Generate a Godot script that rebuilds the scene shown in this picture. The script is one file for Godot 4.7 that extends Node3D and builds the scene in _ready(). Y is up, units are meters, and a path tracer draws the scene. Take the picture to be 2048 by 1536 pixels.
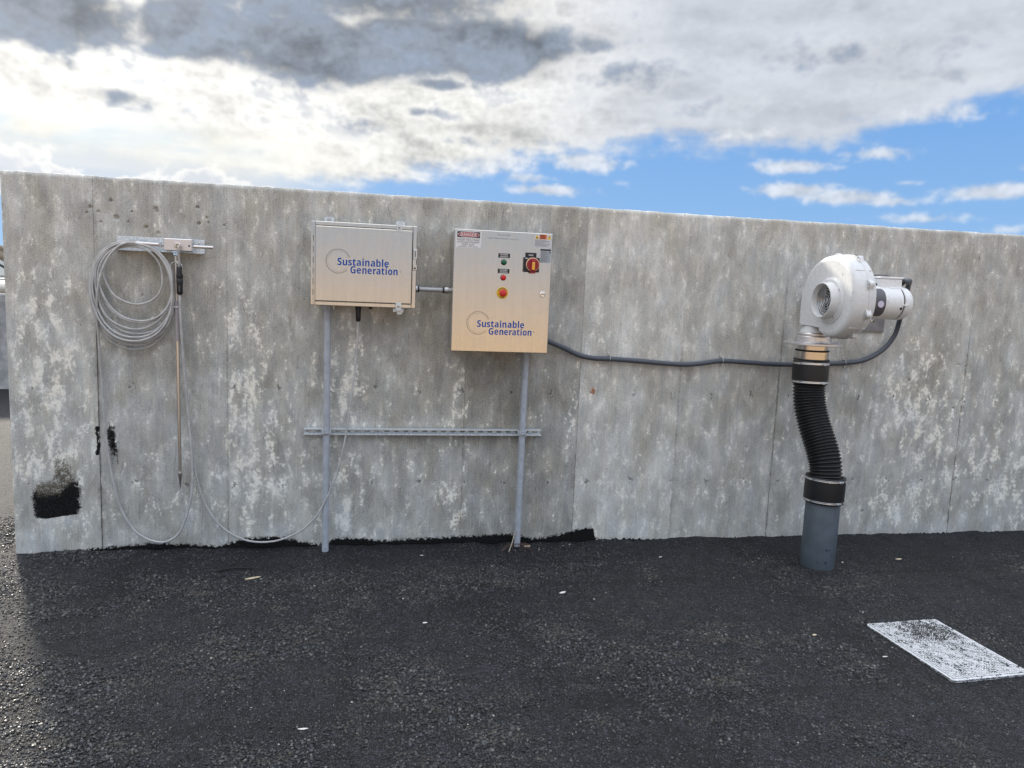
extends Node3D
# A concrete wall with two steel cabinets, a cable coil with a probe and a blower, on asphalt.

var M := {}
var taken := {}
var rng := RandomNumberGenerator.new()

const SUN_AZ := -25.0      # degrees from -z, negative towards -x
const SUN_EL := 29.0
const WALL_H := 2.285


func _ready() -> void:
	rng.seed = 20241
	# ---- camera
	var cam := Camera3D.new()
	cam.name = "camera"
	cam.fov = 54.081
	cam.near = 0.05
	cam.far = 6000.0
	cam.transform = Transform3D(Basis(Vector3(0.98204, 0.04181, 0.18396), Vector3(-0.01759, 0.99117, -0.13142), Vector3(-0.18783, 0.12582, 0.97411)).orthonormalized(), Vector3(2.09165, 1.73300, 4.88004))
	add_child(cam)
	cam.current = true
	# ---- sky and exposure
	var env := Environment.new()
	env.background_mode = Environment.BG_SKY
	var sky := Sky.new()
	var pano := PanoramaSkyMaterial.new()
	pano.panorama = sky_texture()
	sky.sky_material = pano
	env.sky = sky
	env.background_energy_multiplier = 1.0
	env.tonemap_mode = Environment.TONE_MAPPER_LINEAR
	env.tonemap_exposure = 2.65
	env.sdfgi_enabled = true
	env.ssao_enabled = true
	env.ssil_enabled = true
	var we := WorldEnvironment.new()
	we.name = "world_environment"
	we.environment = env
	add_child(we)
	# ---- sun, behind the wall and to the left
	var sun := DirectionalLight3D.new()
	sun.name = "sun"
	sun.light_color = Color(1.0, 0.96, 0.90)
	sun.light_energy = 0.6
	sun.light_angular_distance = 4.0
	sun.shadow_enabled = true
	var to_sun := dir_of(SUN_AZ, SUN_EL)
	add_child(sun)
	sun.look_at_from_position(Vector3.ZERO, -to_sun, Vector3.UP)
	# ---- the place
	materials()
	ground()
	wall()
	background()
	probe_and_coil()
	junction_box()
	control_panel()
	conduits_and_strut()
	blower()
	small_things()


func dir_of(az: float, el: float) -> Vector3:
	var a := deg_to_rad(az)
	var e := deg_to_rad(el)
	return Vector3(sin(a) * cos(e), sin(e), -cos(a) * cos(e))


func lin(r: float, g: float, b: float) -> Color:
	return Color(r, g, b).linear_to_srgb()


# ------------------------------------------------------------------ naming
func numbered(called: String) -> String:
	var k: int = taken.get(called, 0)
	taken[called] = k + 1
	return called if k == 0 else "%s_%03d" % [called, k]


func thing(called: String, label: String, category: String, at := Vector3.ZERO, group := "") -> Node3D:
	var o := Node3D.new()
	o.name = numbered(called)
	add_child(o, true)
	o.position = at
	tag(o, label, category, group)
	return o


func tag(o: Node, label: String, category: String, group := "", kind := "") -> void:
	if label:
		o.set_meta("label", label)
	if category:
		o.set_meta("category", category)
	if group:
		o.set_meta("group", group)
	if kind:
		o.set_meta("kind", kind)


func part(called: String, st: SurfaceTool, mat: Material, parent: Node3D) -> MeshInstance3D:
	# shapes are written in the place's own coordinates; a part is shifted back by where its thing stands
	var m := MeshInstance3D.new()
	m.mesh = st.commit()
	m.material_override = mat
	var key := "%s/%s" % [parent.get_path(), called]
	var k: int = taken.get(key, 0)
	taken[key] = k + 1
	m.name = called if k == 0 else "%s_%03d" % [called, k]
	parent.add_child(m, true)
	if not parent is MeshInstance3D:
		m.position = -parent.position
	return m


func local_part(called: String, st: SurfaceTool, mat: Material, parent: Node3D) -> MeshInstance3D:
	# a part whose shape is written about its thing's own base
	var m := MeshInstance3D.new()
	m.mesh = st.commit()
	m.material_override = mat
	m.name = called
	parent.add_child(m, true)
	return m


func structure(called: String, st: SurfaceTool, mat: Material) -> MeshInstance3D:
	var m := MeshInstance3D.new()
	m.mesh = st.commit()
	m.material_override = mat
	m.name = numbered(called)
	m.set_meta("kind", "structure")
	add_child(m, true)
	return m


# ------------------------------------------------------------------ shapes
func begin() -> SurfaceTool:
	var st := SurfaceTool.new()
	st.begin(Mesh.PRIMITIVE_TRIANGLES)
	return st


func tri(st: SurfaceTool, a: Vector3, b: Vector3, c: Vector3, na: Vector3, nb: Vector3, nc: Vector3) -> void:
	if (b - a).cross(c - a).dot(na + nb + nc) > 0.0:
		st.set_normal(na); st.add_vertex(a)
		st.set_normal(nc); st.add_vertex(c)
		st.set_normal(nb); st.add_vertex(b)
	else:
		st.set_normal(na); st.add_vertex(a)
		st.set_normal(nb); st.add_vertex(b)
		st.set_normal(nc); st.add_vertex(c)


func quad(st: SurfaceTool, a: Vector3, b: Vector3, c: Vector3, d: Vector3, n: Vector3) -> void:
	tri(st, a, b, c, n, n, n)
	tri(st, a, c, d, n, n, n)


func quad4(st: SurfaceTool, a: Vector3, b: Vector3, c: Vector3, d: Vector3, na: Vector3, nb: Vector3, nc: Vector3, nd: Vector3) -> void:
	tri(st, a, b, c, na, nb, nc)
	tri(st, a, c, d, na, nc, nd)


func box(st: SurfaceTool, lo: Vector3, hi: Vector3, bevel := 0.0, xf := Transform3D()) -> void:
	var c := (lo + hi) * 0.5
	var h := (hi - lo) * 0.5
	var bv: float = minf(bevel, minf(h.x, minf(h.y, h.z)) * 0.9)
	for ax in 3:
		var u := (ax + 1) % 3
		var w := (ax + 2) % 3
		for s: float in [-1.0, 1.0]:
			var p: Array[Vector3] = []
			for q: Vector2 in [Vector2(-1, -1), Vector2(1, -1), Vector2(1, 1), Vector2(-1, 1)]:
				var v := Vector3.ZERO
				v[ax] = s * h[ax]
				v[u] = q.x * (h[u] - bv)
				v[w] = q.y * (h[w] - bv)
				p.append(xf * (c + v))
			var n := Vector3.ZERO
			n[ax] = s
			quad(st, p[0], p[1], p[2], p[3], xf.basis * n)
		if bv <= 0.0:
			continue
		# the chamfers along this axis
		for su: float in [-1.0, 1.0]:
			for sw: float in [-1.0, 1.0]:
				var e: Array[Vector3] = []
				for q: Vector2 in [Vector2(-1, 0), Vector2(1, 0), Vector2(1, 1), Vector2(-1, 1)]:
					var v := Vector3.ZERO
					v[ax] = q.x * (h[ax] - bv)
					v[u] = su * (h[u] - (bv if q.y == 1 else 0.0))
					v[w] = sw * (h[w] - (0.0 if q.y == 1 else bv))
					e.append(xf * (c + v))
				var n := Vector3.ZERO
				n[u] = su
				n[w] = sw
				quad(st, e[0], e[1], e[2], e[3], (xf.basis * n).normalized())
	if bv > 0.0:
		for sx: float in [-1.0, 1.0]:
			for sy: float in [-1.0, 1.0]:
				for sz: float in [-1.0, 1.0]:
					var k := Vector3(sx, sy, sz)
					var a := xf * (c + k * Vector3(h.x, h.y - bv, h.z - bv))
					var b := xf * (c + k * Vector3(h.x - bv, h.y, h.z - bv))
					var d := xf * (c + k * Vector3(h.x - bv, h.y - bv, h.z))
					var n := (xf.basis * k).normalized()
					tri(st, a, b, d, n, n, n)


func frame_to(y_axis: Vector3, at: Vector3) -> Transform3D:
	var y := y_axis.normalized()
	var x := y.cross(Vector3(0.123, 0.31, 0.94)).normalized()
	if absf(y.dot(Vector3(0.123, 0.31, 0.94).normalized())) > 0.95:
		x = y.cross(Vector3.RIGHT).normalized()
	return Transform3D(Basis(x, y, x.cross(y)), at)


func lathe(st: SurfaceTool, prof: Array, segs: int, xf: Transform3D, a0 := 0.0, a1 := TAU) -> void:
	# prof: Vector2(radius, height along the local y axis), smooth where the bend is slight
	var n := prof.size()
	var turn := 0.0
	for i in n - 1:
		turn += prof[i].cross(prof[i + 1])
	turn += prof[n - 1].cross(Vector2(0, prof[n - 1].y)) + Vector2(0, prof[0].y).cross(prof[0])
	var seg_n: Array[Vector2] = []
	for i in n - 1:
		var d: Vector2 = (prof[i + 1] - prof[i]) * (1.0 if turn >= 0.0 else -1.0)
		seg_n.append(Vector2(d.y, -d.x).normalized() if d.length() > 1e-9 else Vector2.RIGHT)
	for i in n - 1:
		var n0 := seg_n[i]
		var n1 := seg_n[i]
		if i > 0 and seg_n[i - 1].dot(seg_n[i]) > 0.75:
			n0 = (seg_n[i - 1] + seg_n[i]).normalized()
		if i < n - 2 and seg_n[i + 1].dot(seg_n[i]) > 0.75:
			n1 = (seg_n[i + 1] + seg_n[i]).normalized()
		var p: Vector2 = prof[i]
		var q: Vector2 = prof[i + 1]
		for k in segs:
			var ta := a0 + (a1 - a0) * k / segs
			var tb := a0 + (a1 - a0) * (k + 1) / segs
			var ca := Vector3(cos(ta), 0, sin(ta))
			var cb := Vector3(cos(tb), 0, sin(tb))
			var up := Vector3.UP
			quad4(st, xf * (ca * p.x + up * p.y), xf * (cb * p.x + up * p.y), xf * (cb * q.x + up * q.y), xf * (ca * q.x + up * q.y),
				xf.basis * (ca * n0.x + up * n0.y), xf.basis * (cb * n0.x + up * n0.y), xf.basis * (cb * n1.x + up * n1.y), xf.basis * (ca * n1.x + up * n1.y))


func cyl(st: SurfaceTool, a: Vector3, b: Vector3, r: float, segs := 20, bevel := 0.0, r2 := -1.0) -> void:
	var l := (b - a).length()
	var e := r if r2 < 0.0 else r2
	lathe(st, [Vector2(0, 0), Vector2(r - bevel, 0), Vector2(r, bevel), Vector2(e, l - bevel), Vector2(e - bevel, l), Vector2(0, l)] if bevel > 0.0 else [Vector2(0, 0), Vector2(r, 0), Vector2(e, l), Vector2(0, l)], segs, frame_to(b - a, a))


func spline(pts: Array, per: int, closed := false) -> PackedVector3Array:
	var out := PackedVector3Array()
	var n := pts.size()
	var last := n if closed else n - 1
	for i in last:
		var p0: Vector3 = pts[(i - 1 + n) % n] if closed or i > 0 else pts[0]
		var p1: Vector3 = pts[i]
		var p2: Vector3 = pts[(i + 1) % n]
		var p3: Vector3 = pts[(i + 2) % n] if closed or i + 2 < n else pts[n - 1]
		for k in per:
			var t := float(k) / per
			out.append(0.5 * ((2.0 * p1) + (p2 - p0) * t + (2.0 * p0 - 5.0 * p1 + 4.0 * p2 - p3) * t * t + (3.0 * p1 - p0 - 3.0 * p2 + p3) * t * t * t))
	if not closed:
		out.append(pts[n - 1])
	return out


func tube(st: SurfaceTool, pts: PackedVector3Array, r: float, segs := 10, closed := false, radii := PackedFloat32Array()) -> void:
	var n := pts.size()
	var rings: Array = []
	var x := Vector3.ZERO
	for i in n:
		var a := pts[(i - 1 + n) % n] if closed or i > 0 else pts[0]
		var b := pts[(i + 1) % n] if closed or i < n - 1 else pts[n - 1]
		var t := (b - a).normalized()
		if i == 0:
			x = t.cross(Vector3(0.11, 0.27, 0.95)).normalized()
			if x.length() < 0.5:
				x = Vector3.RIGHT
		x = (x - t * x.dot(t)).normalized()
		var y := t.cross(x)
		var ring := PackedVector3Array()
		for k in segs:
			var an := TAU * k / segs
			ring.append(x * cos(an) + y * sin(an))
		rings.append(ring)
	for i in (n if closed else n - 1):
		var j := (i + 1) % n
		var ra := radii[i] if radii.size() else r
		var rb := radii[j] if radii.size() else r
		# a closed tube may be twisted at its seam: take the nearest start
		for k in segs:
			var l := (k + 1) % segs
			quad4(st, pts[i] + rings[i][k] * ra, pts[i] + rings[i][l] * ra, pts[j] + rings[j][l] * rb, pts[j] + rings[j][k] * rb, rings[i][k], rings[i][l], rings[j][l], rings[j][k])
	if not closed:
		for e: int in [0, n - 1]:
			var t := (pts[0] - pts[1]).normalized() if e == 0 else (pts[n - 1] - pts[n - 2]).normalized()
			var re := radii[e] if radii.size() else r
			for k in segs:
				tri(st, pts[e], pts[e] + rings[e][k] * re, pts[e] + rings[e][(k + 1) % segs] * re, t, t, t)


func ring(st: SurfaceTool, centre: Vector3, axis: Vector3, r: float, wire: float, segs := 36, around := 8) -> void:
	var xf := frame_to(axis, centre)
	var prof: Array = []
	for k in around + 1:
		var a := TAU * k / around
		prof.append(Vector2(r + wire * cos(a), wire * sin(a)))
	lathe(st, prof, segs, xf)


func prism(st: SurfaceTool, poly: PackedVector2Array, depth: float, xf: Transform3D, bevel := 0.0) -> void:
	# an outline in the local xy plane, from z = 0 to depth, its front edge chamfered
	var n := poly.size()
	var area := 0.0
	for i in n:
		area += poly[i].cross(poly[(i + 1) % n])
	var s := 1.0 if area > 0 else -1.0
	var inner := PackedVector2Array()
	for i in n:
		var e0 := (poly[i] - poly[(i - 1 + n) % n]).normalized()
		var e1 := (poly[(i + 1) % n] - poly[i]).normalized()
		var m := (Vector2(-e0.y, e0.x) + Vector2(-e1.y, e1.x)) * s
		m = m.normalized() / maxf(0.4, m.length() * 0.5)
		inner.append(poly[i] + m * bevel)
	var idx := Geometry2D.triangulate_polygon(inner)
	for i in idx.size() / 3:
		var a := inner[idx[i * 3]]
		var b := inner[idx[i * 3 + 1]]
		var c := inner[idx[i * 3 + 2]]
		var nz := xf.basis * Vector3(0, 0, 1)
		tri(st, xf * Vector3(a.x, a.y, depth), xf * Vector3(b.x, b.y, depth), xf * Vector3(c.x, c.y, depth), nz, nz, nz)
		tri(st, xf * Vector3(a.x, a.y, 0), xf * Vector3(b.x, b.y, 0), xf * Vector3(c.x, c.y, 0), -nz, -nz, -nz)
	for i in n:
		var j := (i + 1) % n
		var e := (poly[j] - poly[i]).normalized()
		var on := Vector3(e.y, -e.x, 0) * s
		quad(st, xf * Vector3(poly[i].x, poly[i].y, 0), xf * Vector3(poly[j].x, poly[j].y, 0), xf * Vector3(poly[j].x, poly[j].y, depth - bevel), xf * Vector3(poly[i].x, poly[i].y, depth - bevel), xf.basis * on)
		if bevel > 0.0:
			quad(st, xf * Vector3(poly[i].x, poly[i].y, depth - bevel), xf * Vector3(poly[j].x, poly[j].y, depth - bevel), xf * Vector3(inner[j].x, inner[j].y, depth), xf * Vector3(inner[i].x, inner[i].y, depth), (xf.basis * (on + Vector3(0, 0, 1))).normalized())


func rounded(w: float, h: float, r: float, steps := 5) -> PackedVector2Array:
	var out := PackedVector2Array()
	for q in 4:
		var cx := (w / 2 - r) * (1 if q == 0 or q == 3 else -1)
		var cy := (h / 2 - r) * (1 if q < 2 else -1)
		for k in steps + 1:
			var a := PI / 2 * (q + float(k) / steps)
			out.append(Vector2(cx + r * cos(a), cy + r * sin(a)))
	return out


func circle(r: float, segs := 28, squash := 1.0) -> PackedVector2Array:
	var out := PackedVector2Array()
	for k in segs:
		out.append(Vector2(cos(TAU * k / segs) * r, sin(TAU * k / segs) * r * squash))
	return out


func at(x: float, y: float, z: float) -> Transform3D:
	return Transform3D(Basis(), Vector3(x, y, z))


func text(called: String, words: String, left: float, base: float, z: float, width: float, height: float, mat: Material, parent: Node3D, bold := true, spin := 0.0) -> void:
	# flat print: letters of the given overall width and height, lower left corner at (left, base)
	var t := TextMesh.new()
	var f := SystemFont.new()
	f.font_names = PackedStringArray(["Droid Sans"])
	f.font_weight = 700 if bold else 400
	t.font = f
	t.font_size = 48
	t.pixel_size = 0.01
	t.depth = 0.0006
	t.curve_step = 1.0
	t.text = words
	var m := MeshInstance3D.new()
	m.mesh = t
	m.material_override = mat
	var key := "%s/%s" % [parent.get_path(), called]
	var k: int = taken.get(key, 0)
	taken[key] = k + 1
	m.name = called if k == 0 else "%s_%03d" % [called, k]
	parent.add_child(m, true)
	var b := t.get_aabb()
	var s := Vector3(width / b.size.x, height / b.size.y, 1.0)
	var origin := Vector3(left, base, z) - b.position * s
	m.transform = Transform3D(Basis(Vector3(0, 0, 1), spin) * Basis.from_scale(s), origin)
	if spin != 0.0:
		var c := b.get_center() * s
		c.z = 0
		m.position = Vector3(left + width / 2, base + height / 2, z) - Basis(Vector3(0, 0, 1), spin) * c
	if not parent is MeshInstance3D:
		m.position -= parent.position


# ------------------------------------------------------------------ noise
func noise(kind: int, sd: int, freq: float, oct := 4, gain := 0.5, fractal := FastNoiseLite.FRACTAL_FBM) -> FastNoiseLite:
	var n := FastNoiseLite.new()
	n.noise_type = kind
	n.seed = sd
	n.frequency = freq
	n.fractal_type = fractal
	n.fractal_octaves = oct
	n.fractal_gain = gain
	return n


func layer(n: FastNoiseLite, w: int, h: int, sx := 1, sy := 1) -> PackedByteArray:
	# a grey picture of the noise, stretched sx and sy times
	var im := n.get_image(maxi(2, w / sx), maxi(2, h / sy), false, false, true)
	if sx > 1 or sy > 1:
		im.resize(w, h, Image.INTERPOLATE_CUBIC)
	im.convert(Image.FORMAT_L8)
	return im.get_data()


func noise_tex(sd: int, freq: float, size: int, lo: Color, hi: Color, oct := 4, mid := 0.5, kind := FastNoiseLite.TYPE_SIMPLEX) -> NoiseTexture2D:
	var t := NoiseTexture2D.new()
	t.width = size
	t.height = size
	t.seamless = true
	t.noise = noise(kind, sd, freq, oct)
	var g := Gradient.new()
	g.offsets = PackedFloat32Array([maxf(0.0, mid - 0.35), minf(1.0, mid + 0.35)])
	g.colors = PackedColorArray([lo, hi])
	t.color_ramp = g
	return t


func streak_tex(sd: int, w: int, h: int, stretch_x: int, stretch_y: int, lo: Color, hi: Color) -> ImageTexture:
	# brushed or drawn grain: fine one way, long the other
	var n := noise(FastNoiseLite.TYPE_VALUE, sd, 0.35, 3)
	var im := n.get_seamless_image(maxi(2, w / stretch_x), maxi(2, h / stretch_y))
	im.resize(w, h, Image.INTERPOLATE_CUBIC)
	im.convert(Image.FORMAT_L8)
	var d := im.get_data()
	var o := PackedByteArray()
	o.resize(w * h * 3)
	for i in w * h:
		var c := lo.lerp(hi, d[i] / 255.0)
		o[i * 3] = int(c.r * 255)
		o[i * 3 + 1] = int(c.g * 255)
		o[i * 3 + 2] = int(c.b * 255)
	return ImageTexture.create_from_image(Image.create_from_data(w, h, false, Image.FORMAT_RGB8, o))


func mat(called: String, c: Color, rough: float, metal := 0.0) -> StandardMaterial3D:
	var m := StandardMaterial3D.new()
	m.resource_name = called
	m.albedo_color = c
	m.roughness = rough
	m.metallic = metal
	M[called] = m
	return m


func triplanar(m: StandardMaterial3D, scale: float) -> void:
	m.uv1_triplanar = true
	m.uv1_scale = Vector3.ONE * scale


func materials() -> void:
	var m: StandardMaterial3D
	var soft := noise_tex(3, 0.012, 256, Color(0.86, 0.86, 0.86), Color(1, 1, 1), 5)
	var faint := noise_tex(7, 0.05, 256, Color(0.95, 0.95, 0.945), Color(1, 1, 1), 5)
	var grime := noise_tex(4, 0.02, 256, Color(0.72, 0.70, 0.66), Color(1, 1, 1), 5, 0.35)
	var fine := noise_tex(5, 0.25, 256, Color(0.35, 0.35, 0.35), Color(0.65, 0.65, 0.65), 3)
	var rough_mottle := noise_tex(6, 0.015, 256, Color(0.90, 0.90, 0.90), Color(1, 1, 1), 5)
	# brushed stainless steel of the two cabinets, the grain upright, with smudges that are duller
	m = mat("brushed_steel", Color(1, 1, 1), 0.25, 1.0)
	m.albedo_texture = streak_tex(11, 256, 256, 1, 64, Color(0.795, 0.785, 0.76), Color(0.835, 0.825, 0.80))
	m.roughness_texture = rough_mottle
	m.roughness_texture_channel = BaseMaterial3D.TEXTURE_CHANNEL_GRAYSCALE
	triplanar(m, 2.2)
	m = mat("plain_steel", lin(0.62, 0.60, 0.57), 0.3, 1.0)
	m = mat("shiny_steel", lin(0.52, 0.49, 0.45), 0.18, 1.0)
	m = mat("galvanized", Color(1, 1, 1), 0.46, 0.55)
	m.albedo_texture = noise_tex(12, 0.06, 256, Color(0.78, 0.81, 0.83), Color(0.92, 0.94, 0.95), 3, 0.5, FastNoiseLite.TYPE_CELLULAR)
	triplanar(m, 5.0)
	m = mat("aluminium", lin(0.72, 0.70, 0.70), 0.38, 0.9)
	m = mat("zinc", lin(0.55, 0.56, 0.57), 0.35, 0.9)
	m = mat("dark_gap", lin(0.012, 0.012, 0.012), 0.8)
	m = mat("conduit_pvc", lin(0.48, 0.515, 0.57), 0.5)
	m.albedo_texture = soft
	triplanar(m, 3.0)
	m = mat("nipple_grey", lin(0.42, 0.43, 0.45), 0.35, 0.4)
	m = mat("standpipe_pvc", lin(0.082, 0.102, 0.122), 0.42)
	m.albedo_texture = soft
	triplanar(m, 2.0)
	m = mat("black_rubber", lin(0.012, 0.012, 0.013), 0.42)
	m.albedo_texture = soft
	triplanar(m, 4.0)
	m = mat("hose_rubber", lin(0.014, 0.014, 0.015), 0.38)
	m = mat("black_plastic", lin(0.012, 0.013, 0.016), 0.45)
	m = mat("flex_jacket", lin(0.07, 0.08, 0.10), 0.45)
	m = mat("cable_grey", lin(0.56, 0.56, 0.55), 0.38)
	m.albedo_texture = soft
	triplanar(m, 3.0)
	m = mat("blower_paint", lin(0.73, 0.745, 0.755), 0.46)
	m.albedo_texture = faint
	triplanar(m, 2.0)
	m = mat("motor_paint", lin(0.82, 0.835, 0.85), 0.38)
	m.albedo_texture = faint
	triplanar(m, 3.0)
	m = mat("motor_label", lin(0.10, 0.10, 0.11), 0.4)
	m = mat("label_lilac", lin(0.62, 0.58, 0.74), 0.5)
	m = mat("bracket_grey", lin(0.26, 0.26, 0.27), 0.5, 0.2)
	m.albedo_texture = soft
	triplanar(m, 3.0)
	m = mat("cream_paint", lin(0.62, 0.56, 0.44), 0.5)
	m = mat("logo_blue", lin(0.008, 0.075, 0.36), 0.6)
	m.metallic_specular = 0.25
	m = mat("print_black", lin(0.02, 0.02, 0.022), 0.6)
	m = mat("print_grey", lin(0.16, 0.16, 0.16), 0.6)
	m = mat("sticker_white", lin(0.74, 0.75, 0.76), 0.55)
	m = mat("sticker_silver", lin(0.34, 0.38, 0.43), 0.45)
	m = mat("sticker_pale", lin(0.60, 0.62, 0.68), 0.5)
	m = mat("sign_red", lin(0.40, 0.03, 0.045), 0.5)
	m = mat("sign_orange", lin(0.62, 0.13, 0.03), 0.5)
	m = mat("sign_yellow", lin(0.80, 0.56, 0.05), 0.5)
	m = mat("label_black", lin(0.012, 0.012, 0.018), 0.45)
	m = mat("print_white", lin(0.75, 0.75, 0.75), 0.6)
	m = mat("lens_green", lin(0.004, 0.11, 0.055), 0.12)
	m = mat("lens_red", lin(0.62, 0.012, 0.018), 0.12)
	m = mat("button_red", lin(0.62, 0.03, 0.03), 0.4)
	m = mat("knob_red", lin(0.30, 0.012, 0.02), 0.4)
	m = mat("ring_yellow", lin(0.82, 0.52, 0.03), 0.45)
	m = mat("handle_amber", lin(0.85, 0.42, 0.05), 0.45)
	m = mat("ring_cream", lin(0.72, 0.50, 0.30), 0.45)
	m = mat("chrome", lin(0.78, 0.77, 0.75), 0.12, 1.0)
	m = mat("sleeve_clear", lin(0.34, 0.32, 0.33), 0.3)
	m = mat("wood_chip", lin(0.66, 0.55, 0.38), 0.7)
	m = mat("paper_scrap", lin(0.74, 0.72, 0.68), 0.7)
	m = mat("dark_twig", lin(0.02, 0.018, 0.016), 0.8)
	m = mat("dry_straw", lin(0.42, 0.36, 0.28), 0.7)
	m = mat("straw_root", lin(0.13, 0.075, 0.055), 0.8)
	m = mat("cream_pipe", lin(0.72, 0.66, 0.58), 0.4)
	m = mat("car_paint", lin(0.68, 0.68, 0.66), 0.25)
	m.clearcoat_enabled = true
	m.clearcoat = 0.6
	m = mat("car_glass", lin(0.10, 0.13, 0.15), 0.05)
	m.metallic_specular = 0.9
	m = mat("tyre", lin(0.015, 0.015, 0.015), 0.7)
	m = mat("lamp_glass", lin(0.6, 0.62, 0.64), 0.1)
	m = mat("lamp_red", lin(0.4, 0.01, 0.01), 0.2)
	m = mat("compost", lin(0.085, 0.06, 0.038), 0.9)
	m.albedo_texture = grime
	m.heightmap_enabled = true
	m.heightmap_texture = soft
	m.heightmap_scale = 4.0
	triplanar(m, 0.6)


# ------------------------------------------------------------------ sky
# clouds as soft ellipses of the sky: azimuth, elevation, half width, half height (degrees), strength
var dark_clouds := [
	[-21, 15.6, 6.136, 2.318, 1], [-12, 15.8, 4.248, 2.074, 0.95], [-15, 18.5, 7.08, 1.952, 0.8], [-4, 15.6, 6.608, 2.196, 1.05], [2.5, 16.6, 5.9, 2.196, 0.9], [7.6, 16.7, 5.192, 2.074, 1.05], [11.8, 16.9, 3.068, 1.464, 0.8],
	[2, 19.2, 9.44, 2.074, 0.75], [-6, 18.2, 4.72, 1.464, 0.7], [19, 15, 4.012, 1.586, 0.42], [15.5, 17.2, 2.596, 0.976, 0.5],
	[-19.6, 12.6, 2.596, 0.732, 0.5], [-16.5, 11.2, 3.54, 0.732, 0.45], [4.6, 14.2, 3.304, 0.488, 0.6], [2.8, 12.3, 2.832, 0.488, 0.42], [0.5, 11.2, 4.012, 0.732, 0.38], [8, 10.6, 4.72, 0.854, 0.3],
	[33, 16.2, 8.26, 1.22, 0.36], [26, 13.2, 5.9, 0.976, 0.26], [38, 14.4, 7.08, 0.854, 0.28], [22, 11.9, 3.54, 0.61, 0.2],
]
var low_clouds := [
	[30.0, 9.15, 2.9, 0.62, 1.0], [32.0, 9.0, 2.6, 0.35, 0.6], [30.4, 7.6, 3.0, 0.62, 1.0], [33.6, 7.1, 3.6, 0.62, 0.95], [36.4, 6.8, 2.6, 0.4, 0.8], [35.6, 9.9, 3.0, 0.5, 0.75], [33.5, 9.5, 2.0, 0.3, 0.5],
	[42.8, 7.3, 3.6, 0.6, 0.9], [45.5, 8.7, 2.4, 0.35, 0.7], [38.6, 5.7, 4.6, 0.5, 0.6], [43.5, 5.0, 2.5, 0.4, 0.45], [11.4, 8.1, 2.2, 0.5, 0.75], [13.0, 7.35, 3.4, 0.5, 0.9], [15.6, 9.3, 3.2, 0.9, 0.85], [9.0, 9.0, 4.0, 1.1, 0.8],
	[18.0, 8.0, 1.6, 0.25, 0.4], [37.6, 8.0, 1.6, 0.25, 0.6], [33.0, 7.9, 1.0, 0.2, 0.5], [22.8, 11.0, 2.4, 0.5, 0.5], [26.4, 11.4, 4.0, 0.5, 0.6], [39.5, 12.2, 3.0, 0.7, 0.6],
]
var heaps := [[-22.6, 6.1, 2.6, 1.5, 1.0], [-20.4, 5.4, 2.2, 1.0, 1.0], [-14.9, 5.9, 1.6, 0.75, 1.0], [-11.5, 6.3, 2.4, 0.95, 1.0], [-9.4, 5.9, 2.0, 0.7, 1.0], [-7.2, 6.0, 1.1, 0.5, 0.9], [-2.5, 6.0, 2.0, 0.35, 0.7]]
var nz := {}


func blobs(list: Array, az: float, el: float) -> float:
	var s := 0.0
	for b: Array in list:
		var dx: float = (az - b[0]) / b[2]
		if dx > 2.2 or dx < -2.2:
			continue
		var dy: float = (el - b[1]) / b[3]
		var d := dx * dx + dy * dy
		if d < 4.0:
			s = maxf(s, b[4] * exp(-d * 0.9)) + 0.15 * b[4] * exp(-d * 1.6)
	return s


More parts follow.
